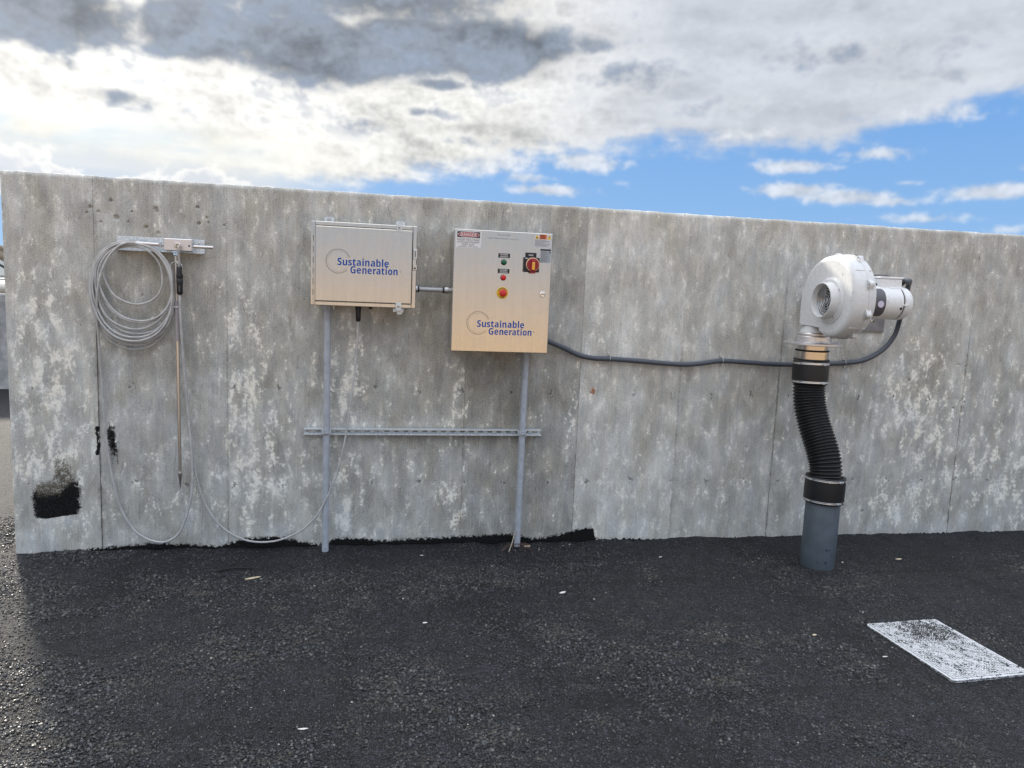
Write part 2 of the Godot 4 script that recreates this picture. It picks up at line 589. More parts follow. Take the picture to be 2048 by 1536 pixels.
func sky_color(az: float, el: float, fine: bool) -> Color:
	var d := dir_of(az, el)
	var e := maxf(el, 0.0)
	# the clear air
	var blue := Color(0.38, 0.62, 0.90).lerp(Color(0.165, 0.38, 0.79), pow(clampf(e / 17.0, 0.0, 1.0), 0.65))
	blue = blue.lerp(Color(0.08, 0.22, 0.60), clampf((e - 20.0) / 60.0, 0.0, 1.0))
	# places in the cloud deck: flattened towards the horizon
	var k := 1.0 / (d.y + 0.10)
	var px := d.x * k
	var pz := d.z * k
	var big: float = nz.big.get_noise_2d(px, pz)
	var wisp: float = nz.wisp.get_noise_3d(az * 0.55 + big * 3.0, el * 2.2 + az * 0.12, 1.7)
	var mid: float = nz.mid.get_noise_2d(az + big * 4.0, el * 1.9)
	var puff: float = nz.puff.get_noise_2d(az, el * 1.35)
	var tiny: float = nz.puff.get_noise_2d(az * 2.7 + 91.0, el * 3.6)
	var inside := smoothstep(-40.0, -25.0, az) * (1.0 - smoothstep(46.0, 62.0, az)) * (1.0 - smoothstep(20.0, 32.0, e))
	# the high sheet and its lower edge
	var edge: float = 6.5 + 4.0 * nz.big.get_noise_2d(az * 0.06, 40.0)
	if az > -40.0 and az < 60.0:
		var f := smoothstep(-40.0, -22.0, az) * (1.0 - smoothstep(44.0, 60.0, az))
		var own := 7.0
		if az > -1.0:
			own = lerpf(7.0, 11.0, clampf((az + 1.0) / 21.0, 0.0, 1.0))
			own = lerpf(own, 10.3, smoothstep(20.0, 27.0, az))
			own = lerpf(own, 13.4, smoothstep(30.0, 44.0, az))
		edge = lerpf(edge, own, f)
	var sheet := smoothstep(edge - 0.8, edge + 1.0, e + wisp * 1.3 + puff * 0.7)
	var gaps: float = smoothstep(0.30, 0.62, nz.big.get_noise_2d(px * 0.7 + 50.0, pz * 0.7) + 0.25 * mid) * smoothstep(20.0, 32.0, e)
	sheet *= 1.0 - 0.5 * gaps
	var right := maxf(smoothstep(6.0, 24.0, az), smoothstep(-30.0, -70.0, az)) * (1.0 - 0.25 * smoothstep(24.0, 45.0, e))
	var white := Color(1.0, 0.985, 0.935).lerp(Color(0.71, 0.73, 0.765), right)
	var ripple := clampf(0.90 + 0.06 * right + (0.40 - 0.16 * right) * wisp + (0.34 - 0.22 * right) * mid + (0.22 - 0.14 * right) * puff + (0.17 - 0.12 * right) * tiny, 0.5, 1.10)
	var c := blue.lerp(white * ripple, sheet * (0.95 - 0.06 * right))
	# grey bellies streaking through the bright sheet
	var belly := smoothstep(0.10, 0.45, mid * 0.7 + wisp * 0.5 + 0.5 * puff) * sheet * (1.0 - 0.6 * right)
	c = c.lerp(Color(0.52, 0.56, 0.63), belly * (0.70 - 0.48 * right) * smoothstep(9.0, 11.0, e))
	# thin cream veil above the left horizon
	var veil := (1.0 - smoothstep(-10.0, 2.0, az)) * smoothstep(4.6, 6.6, e + 0.6 * wisp) * (1.0 - smoothstep(9.0, 11.0, e)) * smoothstep(-60.0, -30.0, az)
	c = c.lerp(Color(0.91, 0.89, 0.82) * (0.98 + 0.16 * wisp), veil * 0.72)
	# pale blue showing through low on the left
	var thin := (1.0 - smoothstep(-14.0, -4.0, az)) * smoothstep(-60.0, -40.0, az) * exp(-pow((e - 8.6) / 1.1, 2.0)) * clampf(0.55 + 1.3 * mid - 0.8 * wisp, 0.0, 1.0)
	c = c.lerp(Color(0.60, 0.72, 0.82), thin * 0.75)
	# low flat clouds
	if inside > 0.0:
		var low := blobs(low_clouds, az, el)
		if low > 0.02:
			low = smoothstep(0.30, 0.98, low + 0.36 * puff + 0.26 * wisp + 0.18 * tiny)
			c = c.lerp(Color(0.74, 0.77, 0.82) * (0.98 + 0.40 * puff), low * 0.80)
		# heaped clouds behind the wall's left end
		var hp := blobs(heaps, az, el)
		if hp > 0.02:
			var hd := hp + 0.55 * puff + 0.22 * tiny
			var hc := Color(0.97, 0.96, 0.93).lerp(Color(0.66, 0.70, 0.77), smoothstep(0.50, 1.05, hd))
			c = c.lerp(hc, smoothstep(0.34, 0.60, hd) * 0.85)
	# heavy grey clouds
	var dk := blobs(dark_clouds, az, el)
	var beyond := smoothstep(19.0, 23.0, e) + smoothstep(-27.0, -34.0, az) + smoothstep(47.0, 56.0, az)
	beyond = clampf(beyond, 0.0, 1.0) * smoothstep(6.0, 13.0, e)
	if beyond > 0.0:
		dk = maxf(dk * (1.0 - beyond), beyond * (0.20 + 1.2 * nz.big.get_noise_2d(px * 1.3 + 7.0, pz * 1.3 - 3.0)))
	var dd := dk + 0.34 * mid + 0.27 * puff + 0.06 * tiny
	var dense := smoothstep(0.22, 0.70, dd)
	var rim := smoothstep(0.08, 0.26, dd) * (1.0 - dense) * clampf(dk * 3.0, 0.0, 1.0)
	c = c.lerp(Color(1.0, 0.985, 0.95), rim * 0.22 * (1.0 - 0.6 * right))
	var grey := Color(0.190, 0.240, 0.325) * (1.0 + 0.42 * puff + 0.65 * mid + 0.14 * tiny)
	c = c.lerp(grey, dense * 0.86)
	# brightness round the veiled sun; high sky out of view brightened to light the wall
	var to_sun := dir_of(SUN_AZ, SUN_EL)
	var ang := rad_to_deg(acos(clampf(d.dot(to_sun), -1.0, 1.0)))
	var glow := exp(-ang * ang / 160.0) * 1.0 + exp(-ang * ang / 700.0) * 0.20
	c += Color(1.0, 0.95, 0.86) * glow * (1.0 - 0.8 * dense)
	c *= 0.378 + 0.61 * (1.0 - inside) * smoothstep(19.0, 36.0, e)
	c.a = 1.0
	return c


func sky_rows(band: int, bands: int, w: int, h: int, u0: float, du: float, el0: float, del: float, fine: bool, out: Array) -> void:
	var a := PackedFloat32Array()
	var r0 := h * band / bands
	var r1 := h * (band + 1) / bands
	a.resize((r1 - r0) * w * 3)
	var i := 0
	for r in range(r0, r1):
		var el := el0 + del * (r + 0.5)
		for x in w:
			var az := u0 + du * (x + 0.5)
			if az > 180.0:
				az -= 360.0
			var c := sky_color(az, el, fine)
			a[i] = c.r
			a[i + 1] = c.g
			a[i + 2] = c.b
			i += 3
	out[band] = a.to_byte_array()


func sky_part(w: int, h: int, u0: float, du: float, el0: float, del: float, fine: bool) -> Image:
	var bands := 8
	var out: Array = []
	out.resize(bands)
	var id := WorkerThreadPool.add_group_task(func(b: int) -> void: sky_rows(b, bands, w, h, u0, du, el0, del, fine, out), bands)
	WorkerThreadPool.wait_for_group_task_completion(id)
	var all := PackedByteArray()
	for b in bands:
		all.append_array(out[b])
	return Image.create_from_data(w, h, false, Image.FORMAT_RGBF, all)


func smooth_grow(im: Image) -> Image:
	# eight times larger with soft steps; one column more on each side so that the seam behind the camera closes
	var w := im.get_width()
	var h := im.get_height()
	var wide := Image.create_empty(w + 2, h, false, Image.FORMAT_RGBF)
	wide.blit_rect(im, Rect2i(0, 0, w, h), Vector2i(1, 0))
	wide.blit_rect(im, Rect2i(w - 1, 0, 1, h), Vector2i(0, 0))
	wide.blit_rect(im, Rect2i(0, 0, 1, h), Vector2i(w + 1, 0))
	wide.resize((w + 2) * 2, h * 2, Image.INTERPOLATE_BILINEAR)
	wide.resize((w + 2) * 8, h * 8, Image.INTERPOLATE_BILINEAR)
	var out := wide.get_region(Rect2i(8, 0, w * 8, h * 8))
	out.convert(Image.FORMAT_RGBH)
	return out


func sky_texture() -> ImageTexture:
	nz.big = noise(FastNoiseLite.TYPE_SIMPLEX_SMOOTH, 21, 0.55, 4)
	nz.wisp = noise(FastNoiseLite.TYPE_SIMPLEX_SMOOTH, 22, 0.16, 5, 0.55)
	nz.mid = noise(FastNoiseLite.TYPE_SIMPLEX_SMOOTH, 23, 0.13, 5, 0.55)
	nz.puff = noise(FastNoiseLite.TYPE_SIMPLEX_SMOOTH, 24, 0.42, 5, 0.58)
	# the whole sky coarse, the part behind the scene fine
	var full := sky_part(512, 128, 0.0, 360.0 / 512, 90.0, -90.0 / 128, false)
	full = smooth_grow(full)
	var pano := Image.create_empty(4096, 2048, false, Image.FORMAT_RGBH)
	pano.fill(Color(0.30, 0.27, 0.23))
	pano.blit_rect(full, Rect2i(0, 0, 4096, 1024), Vector2i(0, 0))
	var step := 360.0 / 4096
	var rows := 240                                    # up to 21 degrees
	var left := 350                                    # columns left of straight ahead
	var right := 590
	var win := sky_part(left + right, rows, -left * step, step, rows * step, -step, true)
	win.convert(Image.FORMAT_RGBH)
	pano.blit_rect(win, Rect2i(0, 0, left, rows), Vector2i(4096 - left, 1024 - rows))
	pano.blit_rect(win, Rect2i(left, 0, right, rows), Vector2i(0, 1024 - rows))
	return ImageTexture.create_from_image(pano)


# ------------------------------------------------------------------ ground
func asphalt_material() -> StandardMaterial3D:
	var s := 1024
	var cell := noise(FastNoiseLite.TYPE_CELLULAR, 31, 0.15, 1, 0.5, FastNoiseLite.FRACTAL_NONE)
	cell.cellular_return_type = FastNoiseLite.RETURN_DISTANCE
	var dist := cell.get_seamless_image(s, s)
	cell.cellular_return_type = FastNoiseLite.RETURN_CELL_VALUE
	var tone := cell.get_seamless_image(s, s)
	var grain := noise(FastNoiseLite.TYPE_SIMPLEX, 32, 0.22, 3).get_seamless_image(s, s)
	var wide := noise(FastNoiseLite.TYPE_SIMPLEX, 33, 0.012, 4).get_seamless_image(s, s)
	for im: Image in [dist, tone, grain, wide]:
		im.convert(Image.FORMAT_L8)
	var a := dist.get_data()
	var b := tone.get_data()
	var c := grain.get_data()
	var d := wide.get_data()
	var col := PackedByteArray()
	var hgt := PackedByteArray()
	col.resize(s * s * 3)
	hgt.resize(s * s)
	for i in s * s:
		var stone := clampf(1.25 - a[i] / 150.0, 0.0, 1.0)
		var v := 36.0 + (b[i] - 128) * 0.14 + (c[i] - 128) * 0.46 + (d[i] - 128) * 0.07
		if b[i] > 240:
			v += 14.0
		if c[i] > 202:
			v += 52.0
		v -= (1.0 - stone) * 10.0
		col[i * 3] = clampi(int(v * 0.97), 4, 255)
		col[i * 3 + 1] = clampi(int(v), 4, 255)
		col[i * 3 + 2] = clampi(int(v * 1.07), 4, 255)
		hgt[i] = clampi(int(stone * 130.0 + b[i] * 0.25 + c[i] * 0.22), 0, 255)
	var m := mat("asphalt", Color(1, 1, 1), 0.72)
	m.albedo_texture = ImageTexture.create_from_image(Image.create_from_data(s, s, false, Image.FORMAT_RGB8, col))
	m.heightmap_enabled = true
	m.heightmap_texture = ImageTexture.create_from_image(Image.create_from_data(s, s, false, Image.FORMAT_L8, hgt))
	m.heightmap_scale = 0.8
	m.metallic_specular = 0.4
	m.vertex_color_use_as_albedo = true
	return m


func dust_at(x: float, z: float) -> float:
	var p: float = nz.patch.get_noise_2d(x, z)
	var q: float = nz.dust.get_noise_2d(x * 0.7, z * 1.6)
	return smoothstep(0.06, 0.42, q + 0.35 * p) * smoothstep(0.35, 0.8, z) * smoothstep(-0.2, 0.8, x)


func ground_height(x: float, z: float) -> float:
	var y: float = 0.006 * nz.roll.get_noise_2d(x, z) + 0.0022 * nz.lump.get_noise_2d(x, z)
	if z > -0.02 and z < 0.25:
		y += (0.012 + 0.014 * nz.lump.get_noise_2d(x * 0.4, 9.0)) * (1.0 - smoothstep(0.0, 0.25, z)) * smoothstep(-0.2, 0.1, x)
	return y


func ground() -> void:
	nz.roll = noise(FastNoiseLite.TYPE_SIMPLEX, 41, 0.7, 3)
	nz.lump = noise(FastNoiseLite.TYPE_SIMPLEX, 42, 7.0, 3)
	nz.patch = noise(FastNoiseLite.TYPE_SIMPLEX, 43, 0.55, 4)
	nz.dust = noise(FastNoiseLite.TYPE_SIMPLEX, 44, 2.6, 5, 0.6)
	# bare tan ground out to the horizon; the asphalt pad lies on it
	var dirt := mat("dirt", Color(1, 1, 1), 0.95)
	dirt.albedo_texture = noise_tex(45, 0.02, 512, lin(0.43, 0.268, 0.120), lin(0.62, 0.412, 0.208), 6)
	dirt.uv1_triplanar = true
	dirt.uv1_world_triplanar = true
	dirt.uv1_scale = Vector3.ONE * 0.13
	var st := begin()
	var rr: Array[float] = [0.0, 8.0, 20.0, 60.0, 200.0, 700.0, 2500.0]
	for i in rr.size() - 1:
		for k in 32:
			var a := TAU * k / 32
			var b := TAU * (k + 1) / 32
			var y := -0.03
			quad(st, Vector3(cos(a) * rr[i], y, sin(a) * rr[i]), Vector3(cos(b) * rr[i], y, sin(b) * rr[i]), Vector3(cos(b) * rr[i + 1], y, sin(b) * rr[i + 1]), Vector3(cos(a) * rr[i + 1], y, sin(a) * rr[i + 1]), Vector3.UP)
	structure("dirt_ground", st, dirt)
	# the asphalt pad, fine where it is near
	var m := asphalt_material()
	var xs := PackedFloat32Array()
	var zs := PackedFloat32Array()
	for v: float in [-40.0, -30.0, -22.0, -16.0, -12.0, -9.0, -7.0, -5.0, -4.0, -3.0, -2.0]:
		xs.append(v)
	for i in 261:
		xs.append(-1.5 + i * 0.035)
	for v: float in [8.2, 9.0, 10.0, 12.0, 15.0, 20.0, 28.0]:
		xs.append(v)
	for v: float in [-16.0, -12.0, -9.0, -7.0, -5.0, -4.0, -3.0, -2.0, -1.2, -0.7, -0.3, -0.1]:
		zs.append(v)
	for i in 84:
		zs.append(-0.05 + i * 0.035)
	for v: float in [3.0, 3.4, 3.9, 4.4, 4.8, 5.1, 5.3]:
		zs.append(v)
	st = begin()
	var hs := PackedFloat32Array()
	hs.resize(xs.size() * zs.size())
	for j in zs.size():
		for i in xs.size():
			hs[j * xs.size() + i] = ground_height(xs[i], zs[j]) if zs[j] < 5.2 else -0.05
	for j in zs.size():
		for i in xs.size():
			var x := xs[i]
			var z := zs[j]
			var p: float = nz.patch.get_noise_2d(x, z)
			var q: float = nz.dust.get_noise_2d(x * 0.7, z * 1.6)
			var c := Color(1, 1, 1) * (0.94 + 0.45 * p)
			# fresh black sealing along the wall, thin tan dust lying in streaks further out
			var fresh := (1.0 - smoothstep(0.15, 0.75, z + 0.5 * p)) * smoothstep(0.3, 1.2, x)
			c = c.lerp(Color(0.62, 0.64, 0.68), fresh)
			c = c.lerp(Color(3.0, 2.55, 2.0), dust_at(x, z))
			if x > 5.2 and z > 0.4 and z < 1.4:
				c = c.lerp(Color(3.6, 3.2, 2.7), 0.7 * smoothstep(0.1, 0.45, q) * smoothstep(5.2, 5.9, x))
			var i0 := j * xs.size() + i
			var gx := (hs[i0 + 1] - hs[i0 - 1]) / (xs[i + 1] - xs[i - 1]) if i > 0 and i < xs.size() - 1 else 0.0
			var gz := (hs[i0 + xs.size()] - hs[i0 - xs.size()]) / (zs[j + 1] - zs[j - 1]) if j > 0 and j < zs.size() - 1 else 0.0
			c.a = 1.0
			st.set_color(c)
			st.set_uv(Vector2(x, z) / 1.3)
			st.set_normal(Vector3(-gx, 1, -gz).normalized())
			st.add_vertex(Vector3(x, hs[i0], z))
	var w := xs.size()
	for j in zs.size() - 1:
		for i in w - 1:
			var o := j * w + i
			for k: int in [o, o + 1, o + w + 1, o, o + w + 1, o + w]:
				st.add_index(k)
	st.generate_tangents()
	structure("asphalt_pavement", st, m)
	loose_stones()


func pebble() -> ArrayMesh:
	# a squashed, knobbly stone of about unit width
	var t := (1.0 + sqrt(5.0)) / 2.0
	var v: Array[Vector3] = []
	for s: float in [-1.0, 1.0]:
		for u: float in [-t, t]:
			v.append(Vector3(0, s, u)); v.append(Vector3(s, u, 0)); v.append(Vector3(u, 0, s))
	var r := RandomNumberGenerator.new()
	r.seed = 77
	for i in v.size():
		v[i] = v[i].normalized() * Vector3(0.5, 0.36, 0.42) * r.randf_range(0.8, 1.15)
	var st := begin()
	for i in 12:
		for j in range(i + 1, 12):
			for k in range(j + 1, 12):
				var a := v[i] / Vector3(0.5, 0.36, 0.42)
				var b := v[j] / Vector3(0.5, 0.36, 0.42)
				var c := v[k] / Vector3(0.5, 0.36, 0.42)
				if a.normalized().distance_to(b.normalized()) < 1.1 and b.normalized().distance_to(c.normalized()) < 1.1 and a.normalized().distance_to(c.normalized()) < 1.1:
					var n := (b - a).cross(c - a).normalized()
					if n.dot(a) < 0:
						n = -n
					tri(st, v[i], v[j], v[k], n, n, n)
	return st.commit()


func scatter(called: String, mesh: Mesh, m: Material, places: Array, colours: PackedColorArray) -> MultiMeshInstance3D:
	var mm := MultiMesh.new()
	mm.transform_format = MultiMesh.TRANSFORM_3D
	mm.use_colors = true
	mm.mesh = mesh
	mm.instance_count = places.size()
	for i in places.size():
		mm.set_instance_transform(i, places[i])
		mm.set_instance_color(i, colours[i])
	var o := MultiMeshInstance3D.new()
	o.multimesh = mm
	o.material_override = m
	o.name = numbered(called)
	add_child(o, true)
	return o


func loose_stones() -> void:
	var r := RandomNumberGenerator.new()
	r.seed = 91
	var m := mat("stone", Color(1, 1, 1), 0.40)
	m.vertex_color_use_as_albedo = true
	var places: Array = []
	var cols := PackedColorArray()
	while places.size() < 250000:
		var x := r.randf_range(-3.4, 7.9)
		var z := r.randf_range(-1.2, 3.3)
		if x > 0.0 and z < 0.012:
			continue
		var p: float = nz.patch.get_noise_2d(x * 1.7 + 5.0, z * 1.7)
		var q: float = nz.dust.get_noise_2d(x, z + 20.0)
		var coarse := clampf(0.5 + 0.9 * p + 0.5 * q + 0.25 * (1.0 - x / 3.0), 0.22, 1.0)
		if z < 0.4 and x > 0.7:
			coarse *= 0.5
		coarse *= smoothstep(-3.4, -1.2, x) * smoothstep(3.3, 2.6, z) * smoothstep(-1.2, -0.2, z)
		if r.randf() > coarse:
			continue
		var s := 0.0042 + 0.0100 * pow(r.randf(), 2.2) * (0.5 + coarse)
		var b := Basis.from_euler(Vector3(r.randf_range(-0.5, 0.5), r.randf() * TAU, r.randf_range(-0.5, 0.5))).scaled(Vector3.ONE * s)
		places.append(Transform3D(b, Vector3(x, ground_height(x, z) + s * r.randf_range(-0.06, 0.22), z)))
		var g := 0.016 + 0.075 * pow(r.randf(), 2.5)
		var roll := r.randf()
		if roll > 0.9990:
			cols.append(Color(0.5, 0.48, 0.44))
		elif roll > 0.965:
			cols.append(Color(0.16, 0.15, 0.14))
		elif roll > 0.9:
			cols.append(Color(g * 2.1, g * 2.0, g * 1.9))
		else:
			cols.append(Color(g * 0.97, g, g * 1.06).lerp(Color(0.105, 0.088, 0.066), 0.38 * dust_at(x, z)))
	var o := scatter("loose_aggregate", pebble(), m, places, cols)
	tag(o, "dark loose aggregate and grit strewn over the asphalt", "gravel", "", "stuff")


# ------------------------------------------------------------------ the concrete wall
var bays := [0.0, 0.49, 1.235, 2.01, 2.72, 3.50, 4.22, 4.97, 5.73, 6.49, 7.24, 7.99, 8.74, 9.49, 10.24]
var bay_tone := [7.0, -3.0, 1.0, -2.0, -13.0, 15.0, 5.0, 1.0, 2.0, -2.0, 3.0, 0.0, 4.0, -3.0]
var tex_x := [0.0, 3.5, 7.24]          # what each of the two textures covers
# where pale lime crusts: x, y, half width, half height, strength
var crusts := [
	[0.25, 1.0, 0.16, 0.55, 1.0], [0.10, 0.75, 0.12, 0.35, 0.6], [0.30, 0.45, 0.12, 0.3, 0.6], [1.36, 0.95, 0.13, 0.42, 1.25], [1.33, 1.38, 0.09, 0.22, 1.1], [1.45, 0.45, 0.18, 0.22, 0.9], [1.30, 0.55, 0.08, 0.35, 0.9],
	[1.90, 1.10, 0.10, 0.30, 1.0], [1.93, 0.30, 0.10, 0.24, 0.9], [2.05, 1.3, 0.06, 0.4, 0.6], [2.68, 0.95, 0.05, 0.30, 1.0], [2.66, 0.25, 0.06, 0.16, 1.1], [3.45, 0.9, 0.03, 0.4, 0.8], [2.03, 2.08, 0.12, 0.12, 0.5],
	[6.05, 1.22, 0.20, 0.25, 1.1], [5.92, 0.95, 0.14, 0.22, 1.0], [6.20, 0.72, 0.18, 0.3, 0.9], [6.05, 0.25, 0.30, 0.16, 1.0], [6.85, 0.45, 0.30, 0.2, 0.75], [6.4, 1.0, 0.1, 0.4, 0.5], [7.1, 0.3, 0.2, 0.3, 0.6],
	[0.9, 0.5, 0.35, 0.35, 0.28], [1.75, 0.7, 0.3, 0.6, 0.28], [2.4, 0.5, 0.5, 0.4, 0.26], [4.6, 0.5, 0.5, 0.4, 0.26], [5.35, 0.6, 0.35, 0.5, 0.36], [6.8, 0.8, 0.4, 0.5, 0.38], [0.2, 1.5, 0.2, 0.4, 0.4],
	[3.62, 1.2, 0.08, 0.7, 0.35], [3.85, 0.4, 0.25, 0.3, 0.3],
]
# where the surface is darker and browner
var brown_patches := [[2.45, 1.1, 0.25, 0.5, 0.7], [2.95, 0.95, 0.22, 0.7, 0.8], [3.3, 0.6, 0.18, 0.6, 0.6], [4.02, 1.1, 0.07, 0.28, 1.2], [3.98, 0.6, 0.05, 0.3, 0.9], [6.2, 1.25, 0.12, 0.4, 0.9], [0.9, 1.6, 0.3, 0.3, 0.6], [1.5, 1.25, 0.18, 0.4, 0.5], [2.5, 1.75, 0.10, 0.4, 0.7], [4.7, 1.25, 0.2, 0.5, 0.4], [0.15, 1.75, 0.2, 0.3, 0.3]]
var tie_rows := [0.437, 1.05]
# larger air holes in the face: x, y, radius
var air_holes := [[0.475, 2.103, 0.011], [0.587, 2.147, 0.010], [0.617, 2.050, 0.017], [0.833, 2.115, 0.014], [0.838, 2.10, 0.011], [0.778, 2.004, 0.012], [1.068, 2.136, 0.009], [1.076, 2.042, 0.011], [0.847, 1.976, 0.010], [0.52, 2.08, 0.007], [0.70, 2.09, 0.006], [0.455, 2.07, 0.006], [0.53, 2.02, 0.006], [1.13, 2.05, 0.007], [1.12, 2.08, 0.006], [1.22, 2.04, 0.007], [0.68, 2.03, 0.005], [0.96, 1.69, 0.007], [0.75, 1.6, 0.006], [6.02, 1.18, 0.011], [6.49, 1.30, 0.008], [6.42, 1.31, 0.007], [6.5, 1.02, 0.008], [6.42, 0.98, 0.007], [5.74, 0.19, 0.010]]


func weight_map(list: Array, x0: float, dx: float, w: int, h: int, dy: float) -> PackedByteArray:
	var sw := w / 16
	var sh := h / 16
	var d := PackedByteArray()
	d.resize(sw * sh)
	for j in sh:
		for i in sw:
			var x := x0 + dx * (i + 0.5) * 16.0
			var y := 2.36 - dy * (j + 0.5) * 16.0
			var s := 0.0
			for b: Array in list:
				var ax: float = (x - b[0]) / b[2]
				var ay: float = (y - b[1]) / b[3]
				s += b[4] * exp(-(ax * ax + ay * ay))
			d[j * sw + i] = clampi(int(s * 150.0), 0, 255)
	var im := Image.create_from_data(sw, sh, false, Image.FORMAT_L8, d)
	im.resize(w, h, Image.INTERPOLATE_CUBIC)
	return im.get_data()


func wall_rows(band: int, bands: int, w: int, h: int, x0: float, dx: float, dy: float, L: Dictionary, out: Array) -> void:
	var cloud: PackedByteArray = L.cloud
	var soft: PackedByteArray = L.soft
	var grain: PackedByteArray = L.grain
	var streak: PackedByteArray = L.streak
	var fleck: PackedByteArray = L.fleck
	var chip: PackedByteArray = L.chip
	var peel: PackedByteArray = L.peel
	var vcrack: PackedByteArray = L.vcrack
	var pore: PackedByteArray = L.pore
	var crust: PackedByteArray = L.crust
	var brown_w: PackedByteArray = L.brown_patches
	var tone: PackedFloat32Array = L.tone
	var joint: PackedFloat32Array = L.joint
	var r0 := h * band / bands
	var r1 := h * (band + 1) / bands
	var col := PackedByteArray()
	var hgt := PackedByteArray()
	col.resize((r1 - r0) * w * 3)
	hgt.resize((r1 - r0) * w)
	var o := 0
	for r in range(r0, r1):
		for x in w:
			var i := r * w + x
			var g := grain[i] - 128
			var f := fleck[i]
			var fs := streak[i]
			var v := 185.0 + tone[x] + (cloud[i] - 128) * 0.15 + (soft[i] - 128) * 0.05 + (chip[i] - 128) * 0.07 + g * 0.28 + (fs - 128) * 0.03
			var warm := (soft[i] - cloud[i]) * 0.025
			var e := 128.0 + g * 0.30 + (cloud[i] - 128) * 0.08
			# thin pale runs
			if fs > 168:
				v += (fs - 168) * 0.16
			# cement skin broken along crisp wandering edges
			var pe := peel[i]
			var de := absi(pe - 152)
			if de < 4:
				v -= 5.0 * (4 - de)
				e -= 6.0 * (4 - de)
			if pe > 152:
				v -= 7.0
				e -= 10.0
			elif pe < 84:
				v += 6.0
			de = absi(pe - 96)
			if de < 3:
				v -= 3.5 * (3 - de)
				e -= 4.0 * (3 - de)
			# chalky bloom
			v += maxf(0.0, chip[i] + crust[i] * 0.35 - 150.0) * 0.16
			# darker, browner patches
			v -= brown_w[i] * 0.14 * (0.45 + cloud[i] / 240.0)
			warm += brown_w[i] * 0.03
			# pale lime crust in chips
			var cr := f * 0.52 + chip[i] * 0.56 + minf(crust[i] * 0.48, 55.0)
			if cr > 186.0:
				v += minf(9.0, (cr - 186.0) * 0.6)
			if cr > 212.0:
				var s := minf(1.0, (cr - 212.0) / 9.0)
				v = lerpf(v, 226.0 + (chip[i] - 128) * 0.22 + g * 0.35, s * 0.92)
				warm += 3.0 * s
				e += 34.0 * s
			# hairline cracks and drip lines
			if vcrack[i] > 234:
				v -= (vcrack[i] - 234) * 2.6
				e -= (vcrack[i] - 234) * 2.2
			# small dark pores, sunk in
			if pore[i] > 214:
				v -= (pore[i] - 214) * 2.4
				e -= (pore[i] - 214) * 2.4
			# dirt packed into the joints
			if joint[x] > 0.0:
				var jd := joint[x] * (0.45 + (f - 100) * 0.007) * (0.45 if r * dy < 0.75 + f * 0.0012 else 1.0)
				if jd > 0.22:
					v -= minf(26.0, jd * 30.0)
					warm += 2.0
			v = clampf(v, 30.0, 244.0)
			col[o * 3] = int(clampf(v + warm, 0.0, 255.0))
			col[o * 3 + 1] = int(clampf(v * 0.997 + warm * 0.4, 0.0, 255.0))
			col[o * 3 + 2] = int(clampf(v * 0.966 - warm * 0.6, 0.0, 255.0))
			hgt[o] = clampi(int(e), 0, 255)
			o += 1
	out[band] = [col, hgt]


func tar_edge(x: float) -> float:
	# how far up the wall the sprayed black reaches at its foot
	var p := [[0.0, 0.0], [0.477, 0.028], [0.766, 0.050], [0.90, 0.045], [1.18, 0.022], [1.334, 0.070], [1.55, 0.078], [1.70, 0.035], [1.80, 0.020], [1.86, 0.035], [1.90, 0.062], [2.10, 0.052], [2.19, 0.036], [2.65, 0.052], [3.10, 0.066], [3.20, 0.03], [3.30, 0.034], [3.45, 0.062], [3.60, 0.105], [3.655, 0.088], [3.67, 0.02], [4.2, 0.008], [9.0, 0.008]]
	for i in p.size() - 1:
		if x < p[i + 1][0]:
			return lerpf(p[i][1], p[i + 1][1], (x - p[i][0]) / (p[i + 1][0] - p[i][0]))
	return 0.0


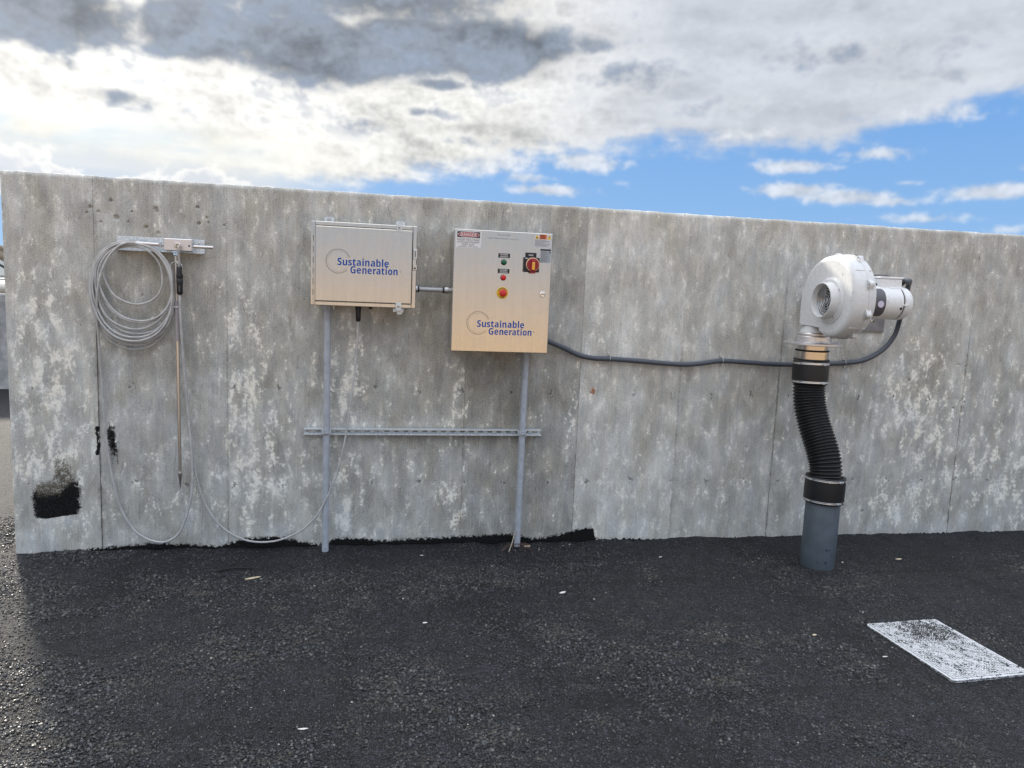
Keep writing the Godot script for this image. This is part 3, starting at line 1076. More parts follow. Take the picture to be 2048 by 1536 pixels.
func wall_material(n: int) -> StandardMaterial3D:
	var x0: float = tex_x[n] - 0.02
	var w := 1536
	var h := 984
	var dx: float = (tex_x[n + 1] + 0.02 - x0) / w
	var dy := 2.40 / h
	var sd := 100 + n * 50
	var L := {
		"cloud": layer(noise(FastNoiseLite.TYPE_SIMPLEX_SMOOTH, sd, 0.026, 5, 0.5), w, h, 3, 4),
		"soft": layer(noise(FastNoiseLite.TYPE_SIMPLEX_SMOOTH, sd + 1, 0.075, 4, 0.55), w, h, 3, 12),
		"grain": layer(noise(FastNoiseLite.TYPE_SIMPLEX, sd + 2, 0.30, 3, 0.6), w, h),
		"streak": layer(noise(FastNoiseLite.TYPE_SIMPLEX, sd + 3, 0.13, 4, 0.6), w, h, 1, 30),
		"fleck": layer(noise(FastNoiseLite.TYPE_SIMPLEX, sd + 4, 0.06, 5, 0.64), w, h),
		"chip": layer(noise(FastNoiseLite.TYPE_SIMPLEX, sd + 5, 0.020, 5, 0.62), w, h, 1, 2),
		"peel": layer(noise(FastNoiseLite.TYPE_SIMPLEX, sd + 6, 0.012, 6, 0.56), w, h, 1, 2),
		"vcrack": layer(noise(FastNoiseLite.TYPE_SIMPLEX_SMOOTH, sd + 7, 0.022, 3, 0.5, FastNoiseLite.FRACTAL_RIDGED), w, h, 1, 8),
		"pore": layer(noise(FastNoiseLite.TYPE_SIMPLEX_SMOOTH, sd + 8, 0.13, 2, 0.5), w, h),
		"crust": weight_map(crusts, x0, dx, w, h, dy),
		"brown_patches": weight_map(brown_patches, x0, dx, w, h, dy),
	}
	var tone := PackedFloat32Array()
	var joint := PackedFloat32Array()
	for x in w:
		var wx := x0 + dx * (x + 0.5)
		var t := 0.0
		for b in bay_tone.size():
			if wx >= bays[b] and wx < bays[b + 1]:
				t = bay_tone[b]
		tone.append(t)
		var jn := 0.0
		for b in range(1, bays.size() - 1):
			jn = maxf(jn, [0, 0.55, 0.8, 0.45, 0.6, 0.5, 1.0, 0.95, 0.55, 0.8, 0.5, 0.5, 0.5, 0.5][b] * (1.0 - absf(wx - bays[b] + 0.002) / 0.013))
		joint.append(jn)
	L.joint = joint
	L.tone = tone
	var bands := 8
	var out: Array = []
	out.resize(bands)
	var id := WorkerThreadPool.add_group_task(func(b: int) -> void: wall_rows(b, bands, w, h, x0, dx, dy, L, out), bands)
	WorkerThreadPool.wait_for_group_task_completion(id)
	var col := PackedByteArray()
	var hgt := PackedByteArray()
	for b in bands:
		col.append_array(out[b][0])
		hgt.append_array(out[b][1])
	# marks: black sprayed coating, rust, darker centres at the ties
	var grain: PackedByteArray = L.grain
	var fleck: PackedByteArray = L.fleck
	var streak: PackedByteArray = L.streak
	var r := RandomNumberGenerator.new()
	r.seed = 600 + n
	var shovel := PackedVector2Array([Vector2(0.112, 0.40), Vector2(0.122, 0.232), Vector2(0.18, 0.226), Vector2(0.355, 0.252), Vector2(0.372, 0.30), Vector2(0.366, 0.43), Vector2(0.35, 0.455), Vector2(0.31, 0.44), Vector2(0.27, 0.385), Vector2(0.21, 0.37), Vector2(0.145, 0.37)])
	var haze := PackedVector2Array([Vector2(0.112, 0.36), Vector2(0.14, 0.44), Vector2(0.23, 0.47), Vector2(0.25, 0.60), Vector2(0.29, 0.60), Vector2(0.33, 0.54), Vector2(0.345, 0.47), Vector2(0.39, 0.42), Vector2(0.36, 0.33)])
	var smear := PackedVector2Array([Vector2(0.532, 0.775), Vector2(0.555, 0.80), Vector2(0.572, 0.79), Vector2(0.575, 0.72), Vector2(0.588, 0.66), Vector2(0.582, 0.615), Vector2(0.567, 0.625), Vector2(0.55, 0.69), Vector2(0.535, 0.72)])
	for y in range(int((2.36 - (0.95 if n == 0 else 0.17)) / dy), h):
		var wy := 2.36 - dy * (y + 0.5)
		for x in (w if wy < 0.17 else int(0.64 / dx)):
			var wx := x0 + dx * (x + 0.5)
			var i := y * w + x
			var k := 0.0
			if wy < 0.16:
				var edge := tar_edge(wx) + (fleck[i] - 128) * 0.00010
				if wy < edge:
					k = 0.97
				elif edge > 0.018 and r.randf() < 0.55 * (1.0 - (wy - edge) / 0.014) and fleck[i] > 110:
					k = 0.6 + 0.3 * r.randf()
			elif n == 0 and wx < 0.62 and wy < 0.95:
				var jx := wx + (grain[i] - 128) * 0.00010 + (fleck[i] - 128) * 0.00010 + r.randfn(0.0, 0.0035)
				var jy := wy + (grain[i] - 128) * 0.00008 + (fleck[i] - 128) * 0.00022 + (r.randfn(0.0, 0.010) if wy > 0.3 else 0.0)
				if wy < 0.66 and wx < 0.42:
					if Geometry2D.is_point_in_polygon(Vector2(jx, wy + (grain[i] - 128) * 0.00003 if wy < 0.3 else jy), shovel):
						k = 0.97
					elif Geometry2D.is_point_in_polygon(Vector2(jx, jy), haze) and r.randf() < 0.92 - (wy - 0.40) * 2.6 + (fleck[i] - 128) * 0.006:
						k = 0.45 + 0.35 * r.randf()
				if wx > 0.5 and wy > 0.55 and Geometry2D.is_point_in_polygon(Vector2(jx, jy), smear):
					k = 0.97
				if absf(wx - 0.482) < 0.0085 + (fleck[i] - 128) * 0.00008 and wy > 0.62 and wy < 0.80:
					k = 0.95
				if absf(wx - 0.587 - (0.62 - wy) * 0.08) < 0.003 and wy < 0.63 and wy > 0.56 and grain[i] > 120:
					k = 0.6
			if k > 0.0:
				var t := 15.0 + (grain[i] - 128) * 0.06
				col[i * 3] = int(lerpf(col[i * 3], t * (2.6 if k < 0.81 else 1.0), k))
				col[i * 3 + 1] = int(lerpf(col[i * 3 + 1], t * (2.0 if k < 0.81 else 1.0), k))
				col[i * 3 + 2] = int(lerpf(col[i * 3 + 2], t, k))
				hgt[i] = clampi(int(150 + (grain[i] - 128) * 0.9), 0, 255)
	# form ties: ragged rosettes
	for row: float in tie_rows:
		for t in 40:
			var cx := 0.685 + (t - 2) * 0.2905
			if absf(cx - 0.39) < 0.03:
				continue
			if cx < x0 or cx > tex_x[n + 1]:
				continue
			cx += r.randf_range(-0.02, 0.02)
			var cy := row + r.randf_range(-0.012, 0.012)
			var rad := r.randf_range(0.008, 0.016)
			for y in range(int((2.36 - cy - 0.05) / dy), int((2.36 - cy + 0.05) / dy)):
				for x in range(maxi(0, int((cx - 0.05 - x0) / dx)), mini(w - 1, int((cx + 0.05 - x0) / dx))):
					var i := y * w + x
					var d := Vector2(x0 + dx * x - cx, (2.36 - dy * y - cy) * 0.85).length() + (fleck[i] - 128) * 0.00022
					if d < rad * 0.55:
						for q in 3:
							col[i * 3 + q] = int(col[i * 3 + q] * (0.66 + 0.1 * grain[i] / 255.0))
						hgt[i] = maxi(0, hgt[i] - 60)
					elif d < rad * 1.5 and fleck[i] > 112:
						for q in 3:
							col[i * 3 + q] = mini(255, int(col[i * 3 + q] * 1.10))
						hgt[i] = mini(255, hgt[i] + 25)
	if n == 1:
		# a chip of red brick showing in the face
		for y in range(int((2.36 - 1.10) / dy), int((2.36 - 1.03) / dy)):
			for x in range(int((3.565 - x0) / dx), int((3.625 - x0) / dx)):
				var i := y * w + x
				var q := Vector2((x0 + dx * x - 3.594) / 0.017, (2.36 - dy * y - 1.066) / 0.024).length() + (fleck[i] - 128) * 0.006
				if q < 1.0 and fleck[i] > 95:
					col[i * 3] = 176
					col[i * 3 + 1] = 120
					col[i * 3 + 2] = 92
	var m := mat("concrete_%s" % ("left" if n == 0 else "right"), Color(1, 1, 1), 0.86)
	m.albedo_texture = ImageTexture.create_from_image(Image.create_from_data(w, h, false, Image.FORMAT_RGB8, col))
	m.heightmap_enabled = true
	m.heightmap_texture = ImageTexture.create_from_image(Image.create_from_data(w, h, false, Image.FORMAT_L8, hgt))
	m.heightmap_scale = 0.32
	m.metallic_specular = 0.35
	return m


func wall_depth(x: float, y: float, b: int) -> float:
	# relief of the cast face, metres in front of its mean plane
	var z: float = 0.0016 * nz.face.get_noise_2d(x, y) + 0.0007 * nz.skin.get_noise_2d(x, y * 0.4)
	z += [0.0055, -0.003, 0.0005, -0.0015, 0.001, 0.003, -0.0005, 0.0015, -0.001, 0.001, 0.0, 0.002, -0.001, 0.001][b] * (1.0 - 0.75 * smoothstep(1.25, 1.75, y))
	var l: float = x - bays[b]
	var r: float = bays[b + 1] - x
	var wob: float = nz.skin.get_noise_2d(y * 0.6, b * 7.0)
	var open := 1.0 - 0.6 * smoothstep(1.3, 1.8, y)
	if b > 0 and l < 0.016:
		z -= open * (0.0018 + 0.0022 * wob) * (1.0 - l / 0.016)
	if r < 0.016:
		z -= open * (0.0022 + 0.0026 * wob) * (1.0 - r / 0.016)
	# fins of grout squeezed out beside the joints
	if b > 0 and absf(l - 0.020) < 0.008:
		z += 0.0028 * maxf(0.0, 0.4 + 1.2 * nz.skin.get_noise_2d(b * 3.0, y * 1.3)) * (1.0 - absf(l - 0.020) / 0.008)
	for h: Array in air_holes:
		if h[0] > bays[b] - 0.02 and h[0] < bays[b + 1] + 0.02:
			var d := Vector2(x - h[0], (y - h[1]) * 1.1).length()
			if d < h[2]:
				z -= 0.016 * sqrt(1.0 - (d / h[2]) ** 2)
	for row: float in tie_rows:
		if absf(y - row) < 0.03:
			z -= 0.0008 * (1.0 - absf(y - row) / 0.03) * (1.0 if absf(y - row) < 0.006 else 0.4)
	return z


func bay_strip(b: int, fine: bool) -> SurfaceTool:
	# the front face of one bay of the wall, rolled over at the top (and at the free end)
	var n := 0 if bays[b] < 3.49 else 1
	var x0: float = tex_x[n] - 0.02
	var du: float = 1.0 / (tex_x[n + 1] + 0.02 - x0)
	var step := 0.0062 if b < 2 else 0.0085
	if bays[b] > 7.2:
		step = 0.03
	var nx := int(ceil((bays[b + 1] - bays[b]) / step))
	var ny := int(ceil(2.27 / step))
	var st := begin()
	var cols := nx + 1
	var P := PackedVector3Array()
	var U := PackedVector2Array()
	var first := 0
	# columns: for the first bay some extra ones turn round the left corner
	var turn: Array = []
	if b == 0:
		for k in 5:
			var a := PI / 2 * (1.0 - k / 5.0)
			turn.append([0.022 - 0.022 * sin(a), -0.022 + 0.022 * cos(a)])
		turn.push_front([0.0, -0.16])
		turn.push_front([0.0, -0.30])
	var xs: Array = []
	for t: Array in turn:
		xs.append(t)
	for i in cols:
		var x: float = bays[b] + (bays[b + 1] - bays[b]) * i / nx
		if b == 0 and x < 0.022:
			continue
		xs.append([x, 0.0])
	cols = xs.size()
	var rows := 0
	var ys: Array = []
	for j in ny + 1:
		ys.append([-0.06 + (WALL_H - 0.024 + 0.06) * j / ny, 0.0])
	for k in 5:
		var a := PI / 2 * (k + 1) / 5.0
		ys.append([WALL_H - 0.024 + 0.024 * sin(a), -0.024 + 0.024 * cos(a)])
	ys.append([WALL_H + 0.001, -0.15])
	ys.append([WALL_H - 0.001, -0.30])
	rows = ys.size()
	for j in rows:
		for i in cols:
			var x: float = xs[i][0]
			var y: float = ys[j][0]
			var z := minf(xs[i][1], ys[j][1])
			z += wall_depth(x, y, b)
			if ys[j][0] > WALL_H - 0.05:
				var lip: float = nz.face.get_noise_2d(x * 2.0, 3.0)
				y += 0.003 * lip + 0.0015 * nz.skin.get_noise_2d(x * 0.5, 8.0 + ys[j][1] * 9.0)
			P.append(Vector3(x, y, z))
			U.append(Vector2((x - x0 + (0.0 if b > 0 or i > 1 else ys[j][1] + xs[i][1])) * du, (2.36 - y - (ys[j][1] if ys[j][1] < -0.03 else 0.0)) / 2.40))
	for j in rows:
		for i in cols:
			var a := P[j * cols + maxi(0, i - 1)]
			var c := P[j * cols + mini(cols - 1, i + 1)]
			var d := P[maxi(0, j - 1) * cols + i]
			var e := P[mini(rows - 1, j + 1) * cols + i]
			var nn := (c - a).cross(e - d).normalized()
			st.set_uv(U[j * cols + i])
			st.set_normal(nn)
			st.add_vertex(P[j * cols + i])
	for j in rows - 1:
		for i in cols - 1:
			var o := j * cols + i
			for k: int in [o, o + cols + 1, o + 1, o, o + cols, o + cols + 1]:
				st.add_index(k)
	st.generate_tangents()
	return st


func wall() -> void:
	nz.face = noise(FastNoiseLite.TYPE_SIMPLEX, 201, 2.4, 4)
	nz.skin = noise(FastNoiseLite.TYPE_SIMPLEX, 202, 22.0, 3)
	var wm := [wall_material(0), wall_material(1)]
	var o := thing("concrete_wall", "long weathered grey concrete wall carrying the cabinets, cable coil and blower", "wall", Vector3(0, 0, -0.15))
	var plain := mat("concrete_core", lin(0.36, 0.35, 0.33), 0.9)
	var st := begin()
	box(st, Vector3(0.012, -0.06, -0.296), Vector3(10.23, WALL_H - 0.012, -0.032))
	part("wall_core", st, plain, o)
	for b in bays.size() - 1:
		part("cast_bay", bay_strip(b, b < 2), wm[0 if bays[b] < 3.49 else 1], o)


# ------------------------------------------------------------------ what shows past the wall's left end
func background() -> void:
	var far := mat("far_concrete", Color(1, 1, 1), 0.9)
	far.albedo_texture = noise_tex(301, 0.03, 512, lin(0.30, 0.30, 0.30), lin(0.50, 0.49, 0.47), 6)
	triplanar(far, 0.3)
	var o := thing("low_concrete_wall", "low pale concrete wall in the distance beyond the wall's left end", "wall", Vector3(-9, 0, -7.1))
	for k in 6:
		var st := begin()
		box(st, Vector3(-20 + k * 4.0, -0.05, -7.26 + 0.004 * (k % 2)), Vector3(-16 + k * 4.0 - 0.012, 1.36 - 0.003 * (k % 3), -6.96 + 0.004 * (k % 2)), 0.02)
		part("cast_bay", st, far, o)
	o = thing("cream_pipe", "cream painted pipe lying along the top of the low far wall", "pipe", Vector3(-9, 1.36, -7.1))
	var st := begin()
	cyl(st, Vector3(-20, 1.44, -7.06), Vector3(3.8, 1.44, -7.06), 0.076, 24)
	part("pipe_run", st, M.cream_pipe, o)
	for k in 5:
		st = begin()
		cyl(st, Vector3(-18.05 + k * 5.2, 1.44, -7.06), Vector3(-17.95 + k * 5.2, 1.44, -7.06), 0.088, 24, 0.006)
		part("pipe_collar", st, M.cream_pipe, o)
	car()
	# low hills along the horizon
	var hill := mat("hill", lin(0.16, 0.13, 0.085), 0.95)
	var hz := noise(FastNoiseLite.TYPE_SIMPLEX, 303, 0.0035, 4)
	var hs := begin()
	for k in 80:
		var a0 := deg_to_rad(-100.0 + 200.0 * k / 80)
		var a1 := deg_to_rad(-100.0 + 200.0 * (k + 1) / 80)
		for j in 4:
			var q: Array = []
			for e: Array in [[a0, j], [a1, j], [a1, j + 1], [a0, j + 1]]:
				var t: float = e[1] / 4.0
				var d: float = 900.0 + 260.0 * t
				var p := Vector3(sin(e[0]) * d, 0.0, -cos(e[0]) * d)
				p.y = -1.0 + (19.0 + 13.0 * hz.get_noise_2d(p.x, p.z)) * sin(PI * 0.5 * t)
				q.append(p)
			quad(hs, q[0], q[1], q[2], q[3], Vector3(-sin(a0), 3.0, cos(a0)).normalized())
	structure("hills", hs, hill)
	# a heap of compost behind the car
	var heap := begin()
	var hn := noise(FastNoiseLite.TYPE_SIMPLEX, 302, 0.35, 4)
	var g := 60
	var pts := PackedVector3Array()
	for j in g + 1:
		for i in g + 1:
			var u := -1.0 + 2.0 * i / g
			var v := -1.0 + 2.0 * j / g
			var rr := sqrt(u * u + v * v)
			var y := 3.1 * (1.0 - smoothstep(0.0, 1.0, rr)) + 0.35 * hn.get_noise_2d(u * 9.0, v * 9.0) * (1.0 - rr) - 0.05
			pts.append(Vector3(-15.5 + u * 8.0, y, -31.0 + v * 7.0))
	for j in g + 1:
		for i in g + 1:
			var a := pts[j * (g + 1) + mini(g, i + 1)] - pts[j * (g + 1) + maxi(0, i - 1)]
			var b := pts[mini(g, j + 1) * (g + 1) + i] - pts[maxi(0, j - 1) * (g + 1) + i]
			heap.set_normal(b.cross(a).normalized())
			heap.add_vertex(pts[j * (g + 1) + i])
	for j in g:
		for i in g:
			var k := j * (g + 1) + i
			for q: int in [k, k + 1, k + g + 2, k, k + g + 2, k + g + 1]:
				heap.add_index(q)
	var ho := thing("compost_heap", "brown heap of compost far off behind the white car", "heap", Vector3(-15.5, 0, -31.0))
	part("heap_surface", heap, M.compost, ho)


func car() -> void:
	# parked behind the low wall, facing right; only windscreen and bonnet show
	var o := thing("parked_car", "white car parked behind the low wall, windscreen and bonnet showing", "car", Vector3(-4.95, 0, -9.0))
	var z0 := -9.85
	var z1 := -8.15
	var side := PackedVector2Array([Vector2(-7.2, 0.42), Vector2(-7.25, 0.95), Vector2(-7.1, 1.18), Vector2(-6.9, 1.24), Vector2(-4.0, 1.30), Vector2(-3.62, 1.56 - 0.06), Vector2(-2.95, 1.36), Vector2(-2.72, 1.22), Vector2(-2.66, 0.85), Vector2(-2.70, 0.42)])
	side = PackedVector2Array([Vector2(-7.2, 0.42), Vector2(-7.25, 0.95), Vector2(-7.14, 1.28), Vector2(-6.95, 1.42), Vector2(-4.05, 1.50), Vector2(-3.70, 1.53), Vector2(-3.2, 1.42), Vector2(-2.80, 1.28), Vector2(-2.66, 1.10), Vector2(-2.64, 0.75), Vector2(-2.70, 0.42)])
	var st := begin()
	prism(st, side, z1 - z0, at(0, 0, z0), 0.06)
	var body := part("body", st, M.car_paint, o)
	var top := PackedVector2Array([Vector2(-7.05, 1.46), Vector2(-6.75, 1.93), Vector2(-6.45, 2.02), Vector2(-4.75, 2.02), Vector2(-4.40, 1.97), Vector2(-3.68, 1.54)])
	st = begin()
	prism(st, top, z1 - z0 - 0.26, at(0, 0, z0 + 0.13), 0.08)
	part("cabin", st, M.car_paint, o)
	# windscreen, side and rear windows
	st = begin()
	var n := Vector3(0.43, 0.72, 0).normalized()
	quad(st, Vector3(-4.36, 1.965, z0 + 0.24) + n * 0.012, Vector3(-4.36, 1.965, z1 - 0.24) + n * 0.012, Vector3(-3.74, 1.585, z1 - 0.20) + n * 0.012, Vector3(-3.74, 1.585, z0 + 0.20) + n * 0.012, n)
	part("windscreen", st, M.car_glass, o)
	for w: Array in [[-6.75, -5.75], [-5.68, -4.72]]:
		for s: float in [z0 + 0.124, z1 - 0.124]:
			st = begin()
			box(st, Vector3(w[0], 1.53, s - 0.006), Vector3(w[1], 1.92, s + 0.006))
			part("side_window", st, M.car_glass, o)
	st = begin()
	cyl(st, Vector3(-3.72, 1.60, -9.3), Vector3(-4.1, 1.83, -9.25), 0.012, 8)
	part("wiper", st, M.black_plastic, o)
	for x: float in [-6.35, -3.50]:
		for s: float in [z0 + 0.02, z1 - 0.24]:
			st = begin()
			cyl(st, Vector3(x, 0.36, s), Vector3(x, 0.36, s + 0.22), 0.36, 28, 0.03)
			var ty := part("tyre", st, M.tyre, o)
			st = begin()
			cyl(st, Vector3(x, 0.36, s - 0.008), Vector3(x, 0.36, s + 0.228), 0.21, 20, 0.02)
			part("rim", st, M.zinc, ty)
	for s: float in [z0 + 0.10, z1 - 0.42]:
		st = begin()
		box(st, Vector3(-2.76, 0.98, s), Vector3(-2.64, 1.14, s + 0.32), 0.03)
		part("headlight", st, M.lamp_glass, o)
		st = begin()
		box(st, Vector3(-7.27, 1.0, s), Vector3(-7.2, 1.2, s + 0.32), 0.02)
		part("tail_light", st, M.lamp_red, o)
	st = begin()
	box(st, Vector3(-2.72, 0.40, z0 + 0.05), Vector3(-2.58, 0.62, z1 - 0.05), 0.04)
	part("bumper", st, M.black_plastic, o)
	for s: float in [z0 - 0.12, z1 - 0.04]:
		st = begin()
		box(st, Vector3(-4.35, 1.50, s), Vector3(-4.22, 1.66, s + 0.16), 0.03)
		part("wing_mirror", st, M.black_plastic, o)


# ------------------------------------------------------------------ probe and cable coil
func V(a: float, b: float, c: float) -> Vector3:
	return Vector3(a, b, c)


func probe_and_coil() -> void:
	var o := thing("mounting_plate", "galvanized steel mounting plate with a bent lower lip on the wall above the coil", "bracket", V(0.862, 1.865, 0.0))
	var st := begin()
	box(st, V(0.617, 1.864, 0.006), V(1.109, 1.945, 0.010), 0.001)
	part("back_plate", st, M.galvanized, o)
	st = begin()
	box(st, V(0.617, 1.860, 0.006), V(1.109, 1.8635, 0.058), 0.001)
	part("lower_lip", st, M.galvanized, o)
	for x: float in [0.66, 1.075]:
		st = begin()
		cyl(st, V(x, 1.92, 0.010), V(x, 1.92, 0.017), 0.008, 6, 0.001)
		part("bolt", st, M.zinc, o)
	# the probe: a head block with two bar handles, a long shaft and a point
	o = thing("compost_probe", "long steel probe with a T-shaped two-handled head hanging point down on the wall", "probe", V(0.965, 0.42, 0.09))
	st = begin()
	box(st, V(0.897, 1.870, 0.034), V(1.056, 1.941, 0.096), 0.004)
	var head := part("head_block", st, M.aluminium, o)
	st = begin()
	cyl(st, V(1.040, 1.902, 0.0955), V(1.040, 1.902, 0.0968), 0.0055, 14)
	part("set_screw_hole", st, M.dark_gap, head)
	for h: Array in [[0.742, 0.870, 0.0115], [1.062, 1.172, 0.0100]]:
		st = begin()
		cyl(st, V(h[0], 1.905 if h[0] < 0.9 else 1.900, 0.078), V(h[1], 1.902 if h[0] < 0.9 else 1.900, 0.078), h[2], 16, 0.0015)
		part("handle", st, M.aluminium, o)
	st = begin()
	cyl(st, V(0.868, 1.902, 0.078), V(0.899, 1.902, 0.078), 0.0075, 12)
	box(st, V(0.872, 1.888, 0.064), V(0.884, 1.916, 0.092), 0.002)
	part("handle_collar", st, M.zinc, o)
	st = begin()
	cyl(st, V(1.055, 1.900, 0.078), V(1.064, 1.900, 0.078), 0.0065, 12)
	part("handle_collar", st, M.zinc, o)
	# cable gland on the block's face
	st = begin()
	cyl(st, V(0.976, 1.903, 0.095), V(0.976, 1.903, 0.108), 0.020, 6, 0.002)
	var gland := part("cable_gland", st, M.chrome, o)
	st = begin()
	lathe(st, [Vector2(0.0, 0.0), Vector2(0.016, 0.0), Vector2(0.016, 0.008), Vector2(0.011, 0.016), Vector2(0.0, 0.016)], 20, frame_to(V(0.25, -0.1, 1), V(0.977, 1.903, 0.107)))
	part("gland_cap", st, M.chrome, gland)
	st = begin()
	cyl(st, V(0.9815, 1.901, 0.121), V(0.9822, 1.901, 0.1245), 0.0088, 16)
	part("gland_seal", st, M.dark_gap, gland)
	st = begin()
	tube(st, spline([V(0.982, 1.900, 0.118), V(0.987, 1.896, 0.132), V(0.990, 1.876, 0.136), V(0.988, 1.84, 0.125), V(0.986, 1.78, 0.108)], 8), 0.0068, 10)
	part("lead", st, M.cable_grey, o)
	# nut and shaft
	st = begin()
	cyl(st, V(0.957, 1.858, 0.066), V(0.957, 1.8705, 0.066), 0.024, 24, 0.002)
	cyl(st, V(0.957, 1.843, 0.066), V(0.957, 1.858, 0.066), 0.018, 6, 0.002)
	part("hex_nut", st, M.chrome, o)
	st = begin()
	cyl(st, V(0.957, 1.84, 0.066), V(0.958, 1.58, 0.066), 0.0078, 16)
	cyl(st, V(0.961, 1.34, 0.066), V(0.966, 0.532, 0.070), 0.0098, 18)
	part("shaft", st, M.plain_steel, o)
	st = begin()
	tube(st, spline([V(0.958, 1.58, 0.066), V(0.959, 1.50, 0.066), V(0.960, 1.42, 0.066), V(0.961, 1.335, 0.066)], 6), 0.0135, 16)
	part("shrink_sleeve", st, M.sleeve_clear, o)
	st = begin()
	lathe(st, [Vector2(0.0, 0.0), Vector2(0.0125, 0.0), Vector2(0.0135, 0.004), Vector2(0.0135, 0.018), Vector2(0.011, 0.030), Vector2(0.0012, 0.112), Vector2(0.0, 0.113)], 18, frame_to(V(0.01, -1, 0), V(0.966, 0.533, 0.070)))
	part("pointed_tip", st, M.plain_steel, o)
	# clip and thin bail that hold the connector
	st = begin()
	box(st, V(0.966, 1.795, 0.074), V(0.979, 1.812, 0.088), 0.001)
	part("clip", st, M.aluminium, o)
	st = begin()
	tube(st, spline([V(0.968, 1.806, 0.082), V(0.945, 1.800, 0.088), V(0.932, 1.775, 0.092), V(0.934, 1.72, 0.090), V(0.944, 1.65, 0.084), V(0.952, 1.58, 0.083), V(0.957, 1.538, 0.083)], 6), 0.0022, 6)
	tube(st, spline([V(0.975, 1.803, 0.086), V(0.992, 1.800, 0.110), V(1.004, 1.785, 0.120), V(1.006, 1.765, 0.118), V(1.003, 1.74, 0.112)], 6), 0.0022, 6)
	part("wire_bail", st, M.zinc, o)
	st = begin()
	box(st, V(0.944, 1.536, 0.050), V(0.972, 1.543, 0.084), 0.001)
	part("cable_tie", st, M.print_white, o)
	# in-line connector
	o = thing("cable_connector", "black in-line plug connector hanging beside the top of the probe shaft", "connector", V(0.986, 1.614, 0.10))
	st = begin()
	lathe(st, [Vector2(0, 0.168), Vector2(0.010, 0.168), Vector2(0.0155, 0.160), Vector2(0.0160, 0.118), Vector2(0.0185, 0.116), Vector2(0.0185, 0.100), Vector2(0.0172, 0.098), Vector2(0.0172, 0.092), Vector2(0.0188, 0.090), Vector2(0.0188, 0.066), Vector2(0.0165, 0.064), Vector2(0.0165, 0.008), Vector2(0.011, 0.0), Vector2(0, 0.0)], 22, at(0.986, 1.614, 0.10))
	part("shell", st, M.black_plastic, o)
	for y: float in [1.682, 1.689, 1.696, 1.72, 1.727]:
		st = begin()
		ring(st, V(0.986, y, 0.10), Vector3.UP, 0.0185, 0.0016, 22, 6)
		part("grip_ring", st, M.black_plastic, o)
	st = begin()
	for k in 4:
		box(st, V(0.9835 + 0.002 * (k % 2), 1.634 + k * 0.0085, 0.1160), V(0.9905, 1.640 + k * 0.0085, 0.1172))
	part("small_print", st, M.print_grey, o)
	# the coil
	o = thing("coiled_cable", "grey cable wound in a round coil and hung over the mounting plate", "cable", V(0.72, 1.277, 0.05))
	var loops := [
		[0.480, 0.948, 1.916, 1.277, 0.052], [0.486, 0.952, 1.912, 1.305, 0.067], [0.491, 0.946, 1.918, 1.322, 0.082], [0.497, 0.951, 1.910, 1.345, 0.058], [0.505, 0.945, 1.906, 1.352, 0.094], [0.512, 0.948, 1.914, 1.372, 0.072], [0.520, 0.940, 1.908, 1.402, 0.088], [0.531, 0.938, 1.902, 1.441, 0.064], [0.562, 0.883, 1.886, 1.549, 0.074], [0.494, 0.943, 1.904, 1.330, 0.100], [0.540, 0.944, 1.900, 1.452, 0.098],
	]
	var r := RandomNumberGenerator.new()
	r.seed = 401
	for L: Array in loops:
		var pts: Array = []
		var cx: float = (L[0] + L[1]) / 2
		var a: float = (L[1] - L[0]) / 2
		var tilt := r.randf_range(-0.10, 0.02)
		for k in 16:
			var t := TAU * k / 16 + 0.02
			var s := sin(t)
			var cy: float = lerpf(L[3], L[2], 0.52)
			var b: float = L[2] - cy if s > 0 else cy - L[3]
			var cc := signf(cos(t)) * pow(absf(cos(t)), 0.92)
			var p := V(cx + a * cc + (0.020 * (1.0 - absf(s)) * 0.0) + tilt * b * (s if s < 0 else s * 0.15), cy + b * s, L[4])
			# the turns gather on the plate's lip at the top
			p.z = lerpf(L[4], 0.078 + 0.3 * (L[4] - 0.075), clampf(s, 0.0, 1.0))
			p += V(r.randf_range(-0.003, 0.003), r.randf_range(-0.002, 0.002), r.randf_range(-0.003, 0.003))
			pts.append(p)
		st = begin()
		tube(st, spline(pts, 5, true), 0.0063, 9, true)
		part("cable_turn", st, M.cable_grey, o)
	st = begin()
	tube(st, spline([V(0.70, 1.905, 0.092), V(0.652, 1.878, 0.104), V(0.600, 1.812, 0.112), V(0.556, 1.706, 0.112), V(0.532, 1.580, 0.104), V(0.524, 1.45, 0.085), V(0.523, 1.30, 0.06), V(0.526, 1.029, 0.030), V(0.532, 0.785, 0.022), V(0.552, 0.570, 0.022), V(0.599, 0.319, 0.022), V(0.673, 0.166, 0.026), V(0.752, 0.100, 0.034), V(0.838, 0.076, 0.044), V(0.908, 0.096, 0.05), V(0.968, 0.165, 0.054), V(1.018, 0.33, 0.054), V(1.033, 0.505, 0.052), V(1.024, 0.726, 0.05), V(1.004, 0.975, 0.05), V(0.990, 1.281, 0.072), V(0.985, 1.50, 0.094), V(0.985, 1.63, 0.10)], 7), 0.0070, 10)
	part("hanging_loop", st, M.cable_grey, o)
	# the lead to the left cabinet
	o = thing("sensor_lead", "thin grey lead sagging from under the left cabinet to the probe", "cable", V(1.42, 0.066, 0.06))
	st = begin()
